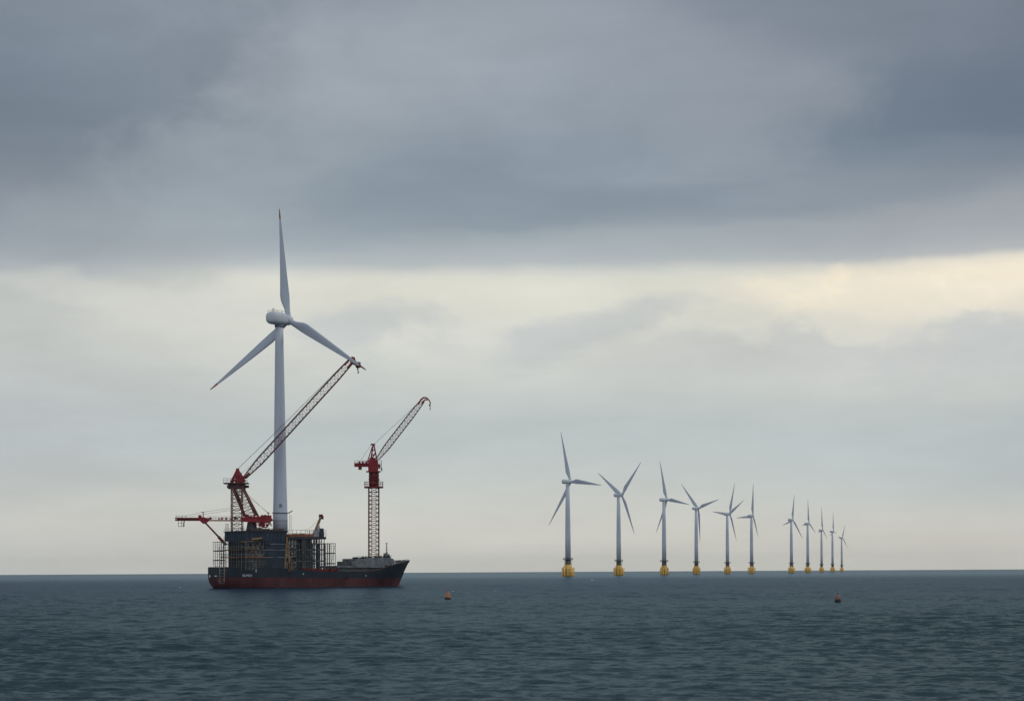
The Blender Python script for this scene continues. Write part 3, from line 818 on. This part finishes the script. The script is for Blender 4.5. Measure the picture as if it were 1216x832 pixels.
m = MB(); m.lathe([(9.3 * sT / 2 + 0.25, -0.5), (9.3 * sT / 2 + 0.3, 0.4)], (0, 0, zt_ - 0.3), 32); m.build('yaw_collar', M_grey, big)
bmB = blade_mesh(44.0, 1.05, 4.3, [M_white, M_tip])
place_rotor(big, hubc, [(332.4, 248), (250, 462.5), (435, 439.3)], hub_px, sT, cosy, bmB, 44.0)

# the row of turbines far off
HUBH = 106.0
GRP = 'row of offshore turbines on yellow foundations'
ROW = [  # hub px, tower px, rotor squeeze, tips, label
 ((678, 571.5), 674.6, .62, [(666.2, 512), (714.3, 576), (652, 623)], 'nearest and largest of the offshore turbines, one blade pointing level to the right'),
 ((740.3, 587.5), 734.9, .66, [(710.2, 561), (761.5, 548.4), (753.5, 633.7)], 'second offshore turbine from the left, two blades up in a wide V'),
 ((792.5, 593), 788.8, .60, [(783.8, 547), (819, 599), (779.3, 632)], 'third offshore turbine from the left, its lower blade crossing the tower'),
 ((829.8, 603.3), 827.0, .62, [(809, 574), (853.8, 592.7), (831.3, 642.4)], 'fourth offshore turbine from the left, with one blade straight down'),
 ((867.3, 610), 863.9, .55, [(872.8, 573), (846, 607), (883.6, 593.6), (874.6, 641.6)], 'offshore turbine showing four blade strokes, fifth from the left'),
 ((894.2, 612), 892.6, .55, [(894.7, 573.5), (874.5, 614.6), (900.5, 637.4)], 'sixth offshore turbine from the left, the last before the wide gap'),
 ((940.8, 616.8), 939.9, .50, [(943.5, 586.6), (929, 623.6), (953.4, 639.5)], 'seventh offshore turbine from the left, first after the wide gap'),
 ((959.6, 621.3), 959.3, .40, [(959.4, 592), (952.3, 623.5), (969, 633)], 'eighth offshore turbine, short left blade level with its hub'),
 ((976.8, 629.2), 975.7, .34, [(975.5, 601), (971.3, 632), (982.6, 639.7)], 'ninth offshore turbine, third from the far right end of the row'),
 ((989.2, 630.8), 988.7, .34, [(989.4, 607), (984.8, 636.6), (993, 633.4)], 'second smallest offshore turbine, next to the far right end'),
 ((1000.6, 638.3), 999.6, .45, [(1003.6, 623), (995, 636.6), (1006.4, 650)], 'smallest and most distant offshore turbine at the right end of the row'),
]
bmR = blade_mesh(60.0, 1.6, 6.0, [M_white])
def found():
    """yellow steel foundation with bumper columns, brackets and a work platform"""
    m = MB(); m.lathe([(3.7, -3), (3.7, 13.0), (3.3, 13.4)], n=24); rr = random.Random(2)
    for i in range(10):
        t = 2 * math.pi * i / 10 + 0.2; rad = 5.7; x, y = rad * math.cos(t), rad * math.sin(t); h = (8.6, 10.8, 9.6)[i % 3]
        m.bar((x, y, -3), (x, y, h), 0.62, 8); m.bar((x, y, h - 0.8), (3.4 * math.cos(t), 3.4 * math.sin(t), 12.4), 0.3, 6); m.bar((x, y, 2), (3.4 * math.cos(t), 3.4 * math.sin(t), 2), 0.35, 6)
    for z in (2.0, 5.2, 8.2):
        pts = [(5.7 * math.cos(2 * math.pi * i / 20), 5.7 * math.sin(2 * math.pi * i / 20), z) for i in range(21)]; m.path(pts, 0.42, 6)
    for sx in (-1, 1): m.path([(sx * 6.7, -2.5, -2), (sx * 6.7, -2.5, 9.8), (sx * 5.6, -2.0, 9.8)], 0.35, 6); m.path([(sx * 6.7, 2.5, -2), (sx * 6.7, 2.5, 9.8), (sx * 5.6, 2, 9.8)], 0.35, 6)
    return m
fmesh = found().mesh('foundation', M_yellow)
m = MB(); m.lathe([(3.2, -0.35), (5.6, -0.35), (5.6, 0.2), (3.2, 0.2)], (0, 0, 19.0), 24)
pts = [(5.4 * math.cos(2 * math.pi * i / 16), 5.4 * math.sin(2 * math.pi * i / 16), 19.2) for i in range(17)]
m.rail(pts, 1.7, 2.2, 0.16, 2); pmesh = m.mesh('work_platform', M_dark)
m = MB(); m.lathe([(3.35, 13.0), (3.25, 18.6)], n=24)
for sx in (-1, 1): m.bar((sx * 4.1, -1.2, 12), (sx * 4.1, -1.2, 18.7), 0.22)
tmesh = m.mesh('transition_piece', mat('transition piece grey', (0.15, 0.135, 0.12), 0.6, var=0.3, scale=0.2, streak=True))
m = MB(); m.lathe([(3.1, 19.2), (3.0, 45), (2.6, 75), (2.0, HUBH - 3.0)], n=28); twmesh = m.mesh('tower', M_white)
nm = rounded_box(-7.5, 4.5, 2.5, 2.6).mesh('nacelle', M_nac)
m = MB(); m.lathe([(1.6, -2.0), (2.2, -1.0), (2.3, 0), (1.9, 1.3), (1.1, 2.2), (0.3, 2.6)], n=20, axis='X'); hm = m.mesh('hub', M_nac)
first = None
for i, (hp, tpx, cy, tips, lab) in enumerate(ROW):
    yh = HY - ROLL * (hp[0] - HX); d = (HUBH - CAMH) * FPX / (yh - hp[1]); s = d / FPX
    w = at(tpx, yh, d); w.z = 0
    if first is None:
        root = thing('wind_turbine', lab, 'wind turbine', w, 0, GRP); first = root
        for nme, mm in (('foundation', fmesh), ('work_platform', pmesh), ('transition_piece', tmesh), ('tower', twmesh), ('nacelle', nm), ('hub', hm)):
            o = bpy.data.objects.new(nme, mm); COL.objects.link(o); o.parent = root
        proto = list(root.children)
    else:
        root = first.copy(); COL.objects.link(root); root.location = w; root['label'] = lab
        for ch in proto: c2 = ch.copy(); COL.objects.link(c2); c2.parent = root
    sy = math.sqrt(1 - cy * cy); ax = Vector((sy, cy, 0)); off = min(6.4, max(3.6, (hp[0] - tpx) * s / sy)); hc = Vector((0, 0, HUBH)) + ax * off
    for ch in root.children:
        k = ch.name.split('.')[0]
        if k == 'nacelle': ch.location = (0, 0, HUBH - 0.2); ch.rotation_euler = (0, 0, math.atan2(ax.y, ax.x))
        if k == 'hub': ch.location = hc; ch.rotation_euler = (0, 0, math.atan2(ax.y, ax.x))
        if k in ('foundation', 'work_platform', 'transition_piece'): ch.rotation_euler = (0, 0, 0.5 * i)
    place_rotor(root, hc, tips, hp, s, cy, bmR, 60.0)

# ------------------------------------------------------------------ big red lattice crane
DC = 783.0
cb = at(299, 631, DC); cb.z = z_top + 0.3
crane = thing('lattice_crane', 'big red crane with long lattice boom raised across the large turbine tower', 'crane', cb)
P = lambda px, py, dy=0.0: at(px, py, DC) - cb + Vector((0, dy, 0))
u = DC / FPX
m = MB(); m.lathe([(2.5, 0), (2.1, 1.2), (1.7, 3.6)], n=20); m.build('pedestal', M_dark, crane)
m = MB(); a, b = P(288.5, 613.3), P(323.5, 619.6)
m.prism([(P(287.5, 614).x, P(287, 614).z), (P(287.5, 619).x, P(287, 619).z), (P(304, 620.2).x, P(304, 620.2).z), (P(319, 620.4).x, P(319, 620.4).z), (P(323.7, 617).x, P(323, 617).z), (P(321, 613.6).x, P(321, 613.6).z), (P(308, 613).x, P(308, 613).z)], -2.2, 2.2)
sl = m.build('slewing_platform', M_red, crane)
m = MB()
for i in range(26):
    px = rnd.uniform(290, 321); s = rnd.uniform(0.3, 0.9); q = P(px, 613.4, rnd.uniform(-2.1, 1.2)); m.box(q.x, q.x + s, q.y, q.y + s, q.z - 0.3, q.z + s)
q = P(318.5, 608.5); m.bar((q.x, 0, P(318, 614).z), q, 0.2); m.bar(q + Vector((-.5, 0, 0)), q + Vector((.5, 0, 0)), 0.25)
m.build('winch', M_red, sl)
m = MB()
for i in range(8):
    px = 305 + i * 2.2; 
    for dy in (-1.9, 1.9): m.bar(P(px, 620, dy), P(px + (1.8 if i % 2 else -1.5), 626.5 - abs(i - 4) * 0.7, dy), 0.16)
for dy in (-1.9, 1.9): m.path([P(305, 626.5, dy), P(316, 625.8, dy), P(321, 620, dy)], 0.2); m.path([P(306, 623, dy), P(319, 622.7, dy)], 0.2)
m.box(P(308, 590).x, P(314, 590).x, -1.5, 1.5, P(290, 625).z, P(290, 620.5).z)
m.build('counterweight_cage', M_red, sl)
# mast tower and stay legs
m = MB(); m.truss(P(281.5, 631), P(281.5, 579), 12.5 * u, 11.5 * u, 4.2, 4.0, 12, 0.2, 0.11); m.bar(P(275.4, 631, -2), P(275.4, 575, -2), 0.27); m.truss(P(297, 613), P(284, 579), 11 * u, 7 * u, 3.0, 2.6, 9, 0.12, 0.09); m.build('mast', M_lattice, crane)
for dy in (-2.2, 2.2):
    m = MB(); m.bar(P(277, 579.5, dy), P(291, 613, dy), 0.36, 8); m.bar(P(277, 579.5, dy), P(284, 596, dy), 0.42, 8); m.build('stay_leg', M_lattice, crane)
    m = MB(); m.bar(P(288.3, 579, dy), P(305.5, 612, dy), 0.42, 8); m.build('stay_leg', M_lattice, crane)
m = MB(); m.box(P(266.5, 590).x, P(295, 590).x, -2.8, 2.8, P(290, 574.4).z, P(290, 573).z); m.box(P(271.5, 590).x, P(291, 590).x, -2.2, 2.2, P(290, 580.2).z, P(290, 574.5).z)
m.lathe([(0.9, -0.5), (0.9, 0.5)], P(293, 577.5) , 16); m.rail([P(266.7, 573, -2.7), P(279, 573, -2.7)], 1.6, 1.3, 0.08); m.rail([P(288, 573, -2.7), P(294.7, 573, -2.7)], 1.0, 1.2, 0.07)
m.box(P(270.5, 590).x, P(274, 590).x, -2.3, 2.3, P(290, 579).z, P(290, 576).z)
hd = m.build('machinery_platform', mat('rusty machinery', (0.07, 0.035, 0.035), 0.6, var=0.5, scale=0.8, rust=0.3), crane)
m = MB(); ap = P(282, 557)
for dy in (-1.8, 1.8):
    m.bar(P(274.5, 573, dy), ap + Vector((0, dy * .3, 0)), 0.38); m.bar(P(290.5, 571.5, dy), ap + Vector((0, dy * .3, 0)), 0.45); m.bar(P(277, 567, dy), P(288, 567, dy * .8), 0.25); m.bar(P(280, 573, dy), P(286, 561, dy * .6), 0.28); m.bar(P(286, 573, dy), P(278.5, 563, dy * .6), 0.28)
m.box(P(280, 590).x, P(289.5, 590).x, -1.7, 1.7, P(290, 573).z + .003, P(290, 568).z); m.box(P(280.6, 590).x, P(284, 590).x, -0.8, 0.8, P(290, 559).z, P(290, 556).z)

for dy in (-1.5, 1.5):
    for a_, b_ in (((276, 572), (284, 566)), ((289, 571), (280.5, 564)), ((278, 567), (285, 562)), ((286.5, 565), (280.5, 560)), ((280, 572), (282, 558)), ((285, 572), (282.5, 558))): m.bar(P(*a_, dy), P(*b_, dy * .7), 0.2)
m.build('head_frame', M_red, crane)
# boom
m = MB(); m.wprof = lambda t: min(1.0, 0.42 + t * 4.0) * (1 - 0.22 * max(0, (t - 0.86) / 0.14))
m.truss(P(290.5, 567), P(416.2, 429.5), 8.2 * u, 8.0 * u, 2.6, 2.4, 30, 0.19, 0.09); bo = m.build('boom', M_lattice, crane)
m = MB(); m.path([P(289, 568.5, -0.6), P(296, 561.5, -1)], 0.36); m.path([P(289, 568.5, 0.6), P(296, 561.5, 1)], 0.36); m.bar(P(289, 568.5, -0.6), P(289, 568.5, 0.6), 0.3); m.build('boom_foot', M_red, bo)
m = MB()
for dy in (-1.0, 1.0):
    m.path([P(412, 437, dy), P(418, 431, dy), P(421.5, 426, dy), P(418.5, 424, dy), P(414.5, 427, dy), P(409, 433.5, dy)], 0.30)
    m.path([P(419, 425.5, dy), P(423.5, 430.5, dy), P(427, 435.2, dy)], 0.42, 4); m.path([P(418, 431, dy), P(424, 434, dy)], 0.36)
m.box(P(416, 428).x, P(420.5, 428).x, -0.9, 0.9, P(418, 431).z, P(418, 425.5).z); m.bar(P(420.5, 423.7, 0), P(420.8, 427, 0), 0.3)
m.build('boom_head', M_red, bo)
m = MB(); q = P(425.3, 433.2); m.lathe([(0.3, -1.2), (1.0, -1.0), (1.0, 1.0), (0.3, 1.2)], q, 12); m.path([P(424.5, 434.5), P(425, 439.5)], 0.34); m.path([P(425, 439.5), P(426, 441.3), P(425.2, 443.2), P(424.6, 442)], 0.22); m.build('hook_block', M_dark, bo)
for dy in (-0.7, 0.7):
    m = MB(); m.path([P(282.5, 556.2, dy), P(326, 514.5, dy), P(394, 446.5, dy), P(414, 426.5, dy)], 0.055); m.build('pendant_cable', M_cable, crane)
m = MB(); m.path([P(290, 585), P(318.5, 608.5)], 0.07); m.path([P(291, 584, 1), P(322, 613, 1)], 0.05); m.build('stay_cable', M_cable, crane)
m = MB(); m.path([P(286, 562, .2), P(300, 551.5, .2), P(405, 436.5, .2)], 0.045); m.build('hoist_cable', M_cable, crane)

# ------------------------------------------------------------------ red outreach gantry at the stern
lb = at(262, 640, DC); lb.z = z_top + 0.3
arm = thing('outreach_boom', 'level red boom reaching out over the stern, propped by a diagonal strut', 'crane boom', lb)
P2 = lambda px, py, dy=0.0: at(px, py, DC) - lb + Vector((0, dy, 0))
m = MB()
for dy in (-0.9, 0.9): m.bar(P2(208.4, 615, dy), P2(240, 615, dy), 0.32); m.bar(P2(208.4, 617.4, dy), P2(240, 617.4, dy), 0.32)
m.box(P2(210, 616).x, P2(238, 616).x, -0.8, 0.8, P2(240, 617.2).z, P2(240, 615.2).z)
for i in range(12): px = 209 + i * 2.6; m.bar(P2(px, 614.8, -1.2), P2(px, 617.6, -1.2), 0.13)
m.build('boom_beam', M_redd, arm)
m = MB()
for dy in (-0.9, 0.9): m.bar(P2(240, 617.6, dy), P2(291, 617.9, dy), 0.33)
m.box(P2(240, 616).x, P2(290, 616).x, -0.85, 0.85, P2(240, 618).z, P2(240, 617.4).z); m.build('boom_walkway', M_orange, arm)
m = MB(); m.rail([P2(247, 617, -1), P2(289, 617.3, -1)], 1.3, 1.0, 0.07, 2)
for i in range(16): px = rnd.uniform(248, 288); s = rnd.uniform(0.3, 0.6); q = P2(px, 617, -0.5); m.box(q.x, q.x + s * 1.5, -0.5, 0.1, q.z + .15, q.z + 0.2 + s * 1.3)
m.build('railing', M_red, arm)
m = MB(); m.prism([(P2(x, y).x, P2(x, y).z) for x, y in ((236, 614), (237.5, 618), (241.5, 621.6), (244.5, 620.4), (248.5, 617.8), (247.5, 615.2), (242, 613.6))], -1.3, 1.3)
m.bar(P2(241.3, 607.5), P2(241.3, 614), 0.22); m.bar(P2(239, 608), P2(242, 607.6), 0.16); m.box(P2(236, 616).x, P2(239, 616).x, -1, 1, P2(240, 614).z, P2(240, 611.5).z)
m.build('hinge_collar', M_red, arm)
m = MB(); m.bar(P2(243.5, 620), P2(260, 637.5), 0.36, 8); m.bar(P2(259.3, 637), P2(268.2, 646.5), 0.62, 8); m.build('strut', M_redd, arm)
m = MB(); m.path([P2(214, 613.8), P2(223, 611.6), P2(241, 607.7), P2(275.5, 602.8)], 0.065); m.path([P2(224, 613.3), P2(241, 610.5), P2(275.5, 605.2)], 0.06); m.build('stay_cable', M_cable, arm)
m = MB()
for px in (212, 216, 219): m.bar(P2(px, 618, -.5), P2(px, 624.5, -.5), 0.11)
m.path([P2(212, 624.8, -.5), P2(219, 624.8, -.5)], 0.12); m.path([P2(212, 621, -.5), P2(219, 621, -.5)], 0.09); m.bar(P2(219, 618, -.5), P2(218.3, 624.8, -.5), 0.24); m.build('hanging_cage', M_dark, arm)
m = MB()
for px, t in ((209, 611.5), (212, 611), (216, 610.5), (221, 611.5)): m.bar(P2(px, 615, 0), P2(px + .6, t, 0), 0.09)
m.path([P2(208.5, 613, -0.9), P2(222, 613, -0.9)], 0.07); m.build('light_post', M_dark, arm)

# ------------------------------------------------------------------ red luffing crane on the foredeck
DT2 = shY(shx(443.8, -1.5), -1.5)
tb = at(443.8, 663, DT2); tb.z = zf
tc_ = thing('tower_crane', 'smaller red luffing crane on a tall lattice mast by the bow', 'crane', tb)
Q = lambda px, py, dy=0.0: at(px, py, DT2) - tb + Vector((0, dy, 0))
u2 = DT2 / FPX
m = MB(); m.truss(Q(443.9, 662.5), Q(443.9, 579), 11.8 * u2, 11.8 * u2, 3.9, 3.9, 17, 0.22, 0.12)
m.bar(Q(441.3, 662, -1), Q(441.3, 579, -1), 0.12); m.bar(Q(446.5, 662, 0), Q(446.5, 579, 0), 0.12); m.bar(Q(438.4, 662, -1.9), Q(438.4, 579, -1.9), 0.33)
for i in range(26): y = 661 - i * 3.15; m.bar(Q(441.3, y, -1), Q(443, y, -1), 0.07)
m.build('mast', M_lattice, tc_)
m = MB(); m.lathe([(2.2, -0.45), (3.9, -0.35), (3.9, 0.25), (2.2, 0.25)], Q(443.8, 578.2), 24)
pts = [Q(443.8, 577.5) + Vector((3.8 * math.cos(i * math.pi / 8), 3.8 * math.sin(i * math.pi / 8), 0)) for i in range(17)]; m.rail(pts, 1.9, 1.4, 0.08)
m.build('ring_platform', M_redd, tc_)
m = MB(); m.lathe([(1.75, 0), (1.75, Q(444, 569.5).z - Q(444, 577).z)], Q(444, 577), 14)
m.box(Q(438, 560).x, Q(450.5, 560).x, -2.1, 2.1, Q(444, 569.8).z, Q(444, 568.7).z)
for dxx in (-1.75, 1.75):
    for dy in (-1.75, 1.75): m.bar(Q(444, 577) + Vector((dxx, dy, 0)), Q(444, 560) + Vector((dxx, dy, 0)), 0.24)
m.lathe([(1.6, 0), (1.6, Q(444, 558).z - Q(444, 570).z)], Q(444, 570), 14); m.build('slewing_column', M_redd, tc_)
m = MB(); m.box(Q(437.6, 560).x, Q(448.8, 560).x, -2.0, 2.0, Q(444, 559.8).z, Q(444, 546).z); m.box(Q(435, 560).x, Q(452, 560).x, -2.3, 2.3, Q(444, 560.3).z, Q(444, 559.2).z)
m.box(Q(439, 560).x, Q(446, 560).x, -1.6, 1.6, Q(444, 546).z + .003, Q(444, 543.5).z); mh = m.build('machinery_house', M_red, tc_)
m = MB(); m.rail([Q(449, 559, -2), Q(453.5, 559, -2), Q(453.5, 559, 2)], 1.3, 0.8, 0.08); m.rail([Q(449, 553.5, -2), Q(453.5, 553.5, -2)], 1.3, 0.8, 0.08); m.path([Q(453.3, 547, -2), Q(453.3, 559, -2)], 0.12); m.path([Q(449, 546.5, -2), Q(454, 547.5, -2)], 0.12)
m.box(Q(449, 560).x + .01, Q(452, 560).x, -1.9, -.5, Q(444, 556).z, Q(444, 551).z); m.build('operator_cab', M_lattice, tc_)
m = MB(); 
for dy in (-1.4, 1.4): m.bar(Q(421, 550.3, dy), Q(438, 550.3, dy), 0.3); m.bar(Q(421, 553.3, dy), Q(438, 553.3, dy), 0.3)
m.box(Q(421, 560).x, Q(437.5, 560).x, -1.3, 1.3, Q(444, 553.4).z, Q(444, 550.6).z); m.box(Q(425.8, 560).x, Q(429.5, 560).x, -1, 1, Q(444, 557.4).z, Q(444, 553.5).z)
for px in (423, 427, 431): m.box(Q(px, 0).x, Q(px + 1.8, 0).x, -1, 1, Q(444, 550).z, Q(444, 547.3).z)
m.rail([Q(421.2, 550, -1.4), Q(437, 550, -1.4)], 1.1, 1.2, 0.06); m.build('counter_jib', M_red, tc_)
m = MB()
for dy in (-1.3, 1.3):
    m.bar(Q(440.5, 546, dy), Q(443, 527.5, dy * .5), 0.3); m.bar(Q(447.5, 546, dy), Q(444, 527.5, dy * .5), 0.3); m.bar(Q(436, 549, dy), Q(442, 530, dy * .5), 0.14); m.bar(Q(441.5, 540, dy), Q(446, 539, dy), 0.18); m.bar(Q(442, 535, dy * .8), Q(445, 534, dy * .8), 0.18); m.bar(Q(441.2, 545, dy), Q(446, 537, dy), 0.15)
m.box(Q(440.3, 560).x, Q(445.5, 560).x, -0.7, 0.7, Q(444, 528.3).z, Q(444, 526.6).z); m.build('a_frame', M_red, tc_)
m = MB(); m.wprof = lambda t: min(1.0, 0.5 + t * 2.5) * (1 - 0.3 * max(0, (t - 0.75) / 0.25))
m.truss(Q(448.5, 544.5), Q(502, 475.5), 6.8 * u2, 6.8 * u2, 2.2, 2.0, 19, 0.17, 0.085); bo2 = m.build('boom', M_lattice, tc_)
m = MB()
for dy in (-0.8, 0.8): m.path([Q(496.5, 480, dy), Q(500, 474, dy), Q(503.5, 471.8, dy), Q(507, 472.4, dy), Q(509.8, 475.5, dy), Q(511.2, 478.5, dy)], 0.32); m.path([Q(500.5, 479, dy), Q(504.5, 474.5, dy), Q(507.5, 474.5, dy)], 0.28)
m.build('boom_head', M_red, bo2)
m = MB(); m.path([Q(511, 478.5), Q(510.7, 483)], 0.2); m.box(Q(510, 560).x, Q(511.6, 560).x, -.3, .3, Q(444, 482.5).z, Q(444, 480).z); m.path([Q(510.7, 483), Q(511.4, 484.8), Q(510.6, 486.4), Q(510, 485.2)], 0.16); m.build('hook_block', M_dark, bo2)
m = MB(); m.path([Q(444.5, 527), Q(461, 511.5), Q(480, 494), Q(497, 477.5)], 0.08); m.build('luffing_cable', M_cable, tc_)
m = MB(); m.path([Q(441, 527.5), Q(427.5, 547.5)], 0.06); m.build('back_stay_cable', M_cable, tc_)

# ------------------------------------------------------------------ small brown crane on the scaffold deck
k0 = sp(377, 640, -5.0); kb = wpos(k0); kb.z = wpos((0, 0, z_sc + 0.9)).z
DK = kb.y
kc = thing('deck_crane', 'small crane with stubby brown boom on top of the scaffold block', 'crane', kb)
Kp = lambda px, py, dy=0.0: at(px, py, DK) - kb + Vector((0, dy, 0))
m = MB(); m.box(Kp(373.5, 625).x, Kp(379, 625).x, -1.4, 1.4, 0, Kp(378, 629).z); m.box(Kp(377, 625).x, Kp(379.6, 625).x, -.9, .9, Kp(378, 629).z + .003, Kp(378, 624).z); cbx = m.build('cab', M_lgrey, kc)
m = MB(); m.box(Kp(379, 625).x + .01, Kp(384.5, 625).x, -1.5, 1.5, 0, Kp(378, 630.6).z); m.lathe([(0.8, 0), (0.8, 1.2)], (Kp(382, 625).x, 0, Kp(378, 630.6).z), 12); m.build('engine_house', M_navy, kc)
m = MB(); m.bar(Kp(372.3, 634), Kp(380.2, 614.5), 0.42, 6, 0.36); m.bar(Kp(374.5, 632), Kp(380.8, 615.5), 0.25, 6); bb = m.build('boom', M_tan, kc)
m = MB(); q = Kp(381, 612.6); m.box(q.x - 0.75, q.x + 0.75, -0.6, 0.6, q.z - 0.5, q.z + 0.75); m.lathe([(0.6, -.7), (0.6, .7)], q + Vector((0.5, 0, -0.5)), 12); m.build('boom_head', M_lattice, bb)
m = MB(); m.path([Kp(379.5, 616), Kp(368, 627), Kp(356, 630.5)], 0.05); m.path([Kp(381.5, 615), Kp(379, 624)], 0.05); m.build('cable', M_cable, kc)

# ------------------------------------------------------------------ tan derrick beside the deck house
d0 = on_hull(341, 676); d0.y = -8.9
dw = wpos((shx(341, -8.9), -8.9, sheer(shx(341, -9)) - 1.1)); DD = dw.y
dr = thing('derrick', 'tan two legged derrick standing upright between deck house and scaffold', 'derrick', dw)
G = lambda px, py, dy=0.0: at(px, py, DD) - dw + Vector((0, dy, 0))
m = MB(); m.bar(G(338.3, 676), G(340.6, 637.5), 0.36, 6, 0.22); m.build('leg', M_tan, dr)
m = MB(); m.bar(G(344.2, 676, .6), G(340.8, 637, .2), 0.34, 6, 0.22); m.build('leg', M_tan, dr)
m = MB(); 
for y in (668, 660, 652): m.bar(G(339, y), G(343 - (676 - y) * .05, y, .4), 0.16)
m.bar(G(340.7, 640), G(345.5, 665), 0.1); m.build('cross_brace', M_tan, dr)
m = MB(); m.box(G(344.5, 670).x, G(346.3, 670).x, -.7, .7, 0, G(341, 667).z); m.box(G(346.9, 670).x, G(348.2, 670).x, -.7, .7, 0, G(341, 666).z); m.box(G(337, 670).x, G(346, 670).x, -.9, .9, -.2, G(341, 674.2).z); m.build('winch_base', M_deck, dr)

# ------------------------------------------------------------------ buoys
bz = at(531.8, 711, 438); 
by = thing('buoy', 'orange conical buoy floating on the water right of the ship', 'buoy', (bz.x, bz.y, 0), 0.3, 'marker buoys')
m = MB(); m.lathe([(0.5, -0.4), (0.72, -0.1), (0.74, 0.22), (0.6, 0.36)], n=24); m.build('float', M_rubber, by)
m = MB(); m.lathe([(0.62, 0.30), (0.60, 0.5), (0.42, 1.0), (0.22, 1.6), (0.14, 1.75)], n=20); m.build('cone', M_buoy, by)
m = MB(); m.lathe([(0.12, 1.7), (0.14, 1.95), (0.11, 2.15), (0.03, 2.25)], n=12); m.build('lantern', M_buoy_red, by)
bz = at(995, 714.5, 372)
by = thing('buoy', 'faded red barrel shaped buoy on the water below the far turbines', 'buoy', (bz.x, bz.y, 0), 1.1, 'marker buoys')
m = MB(); m.lathe([(0.4, -0.4), (0.6, -0.1), (0.62, 0.25), (0.5, 0.38)], n=24); m.build('float', M_rubber, by)
m = MB(); m.lathe([(0.44, 0.33), (0.46, 0.6), (0.40, 1.05), (0.22, 1.35), (0.1, 1.42)], n=20); m.build('body', M_buoy_red, by)
m = MB(); m.bar((0, 0, 1.4), (0, 0, 1.62), 0.06, 8); m.lathe([(0.09, 1.6), (0.11, 1.72), (0.03, 1.8)], n=10); m.build('lantern', M_rubber, by)

# ------------------------------------------------------------------ haze
HAZE = 1.4e-5
m = MB(); m.box(-23500, 23500, -23500, 23500, -4.2, 180)
hz = m.build('haze', []) if False else None
me = bpy.data.meshes.new('haze'); me.from_pydata(m.v, [], m.f)
hm_ = bpy.data.materials.new('sea haze'); hm_.use_nodes = True; t = hm_.node_tree; t.nodes.clear()
out = t.nodes.new('ShaderNodeOutputMaterial'); pv = t.nodes.new('ShaderNodeVolumePrincipled')
pv.inputs['Color'].default_value = (0.98, 0.97, 0.95, 1); pv.inputs['Density'].default_value = HAZE; pv.inputs['Anisotropy'].default_value = 0.5
t.links.new(pv.outputs[0], out.inputs['Volume']); me.materials.append(hm_)
hz = bpy.data.objects.new('haze', me); COL.objects.link(hz); tag(hz, 'thin pale sea haze', kind='stuff')
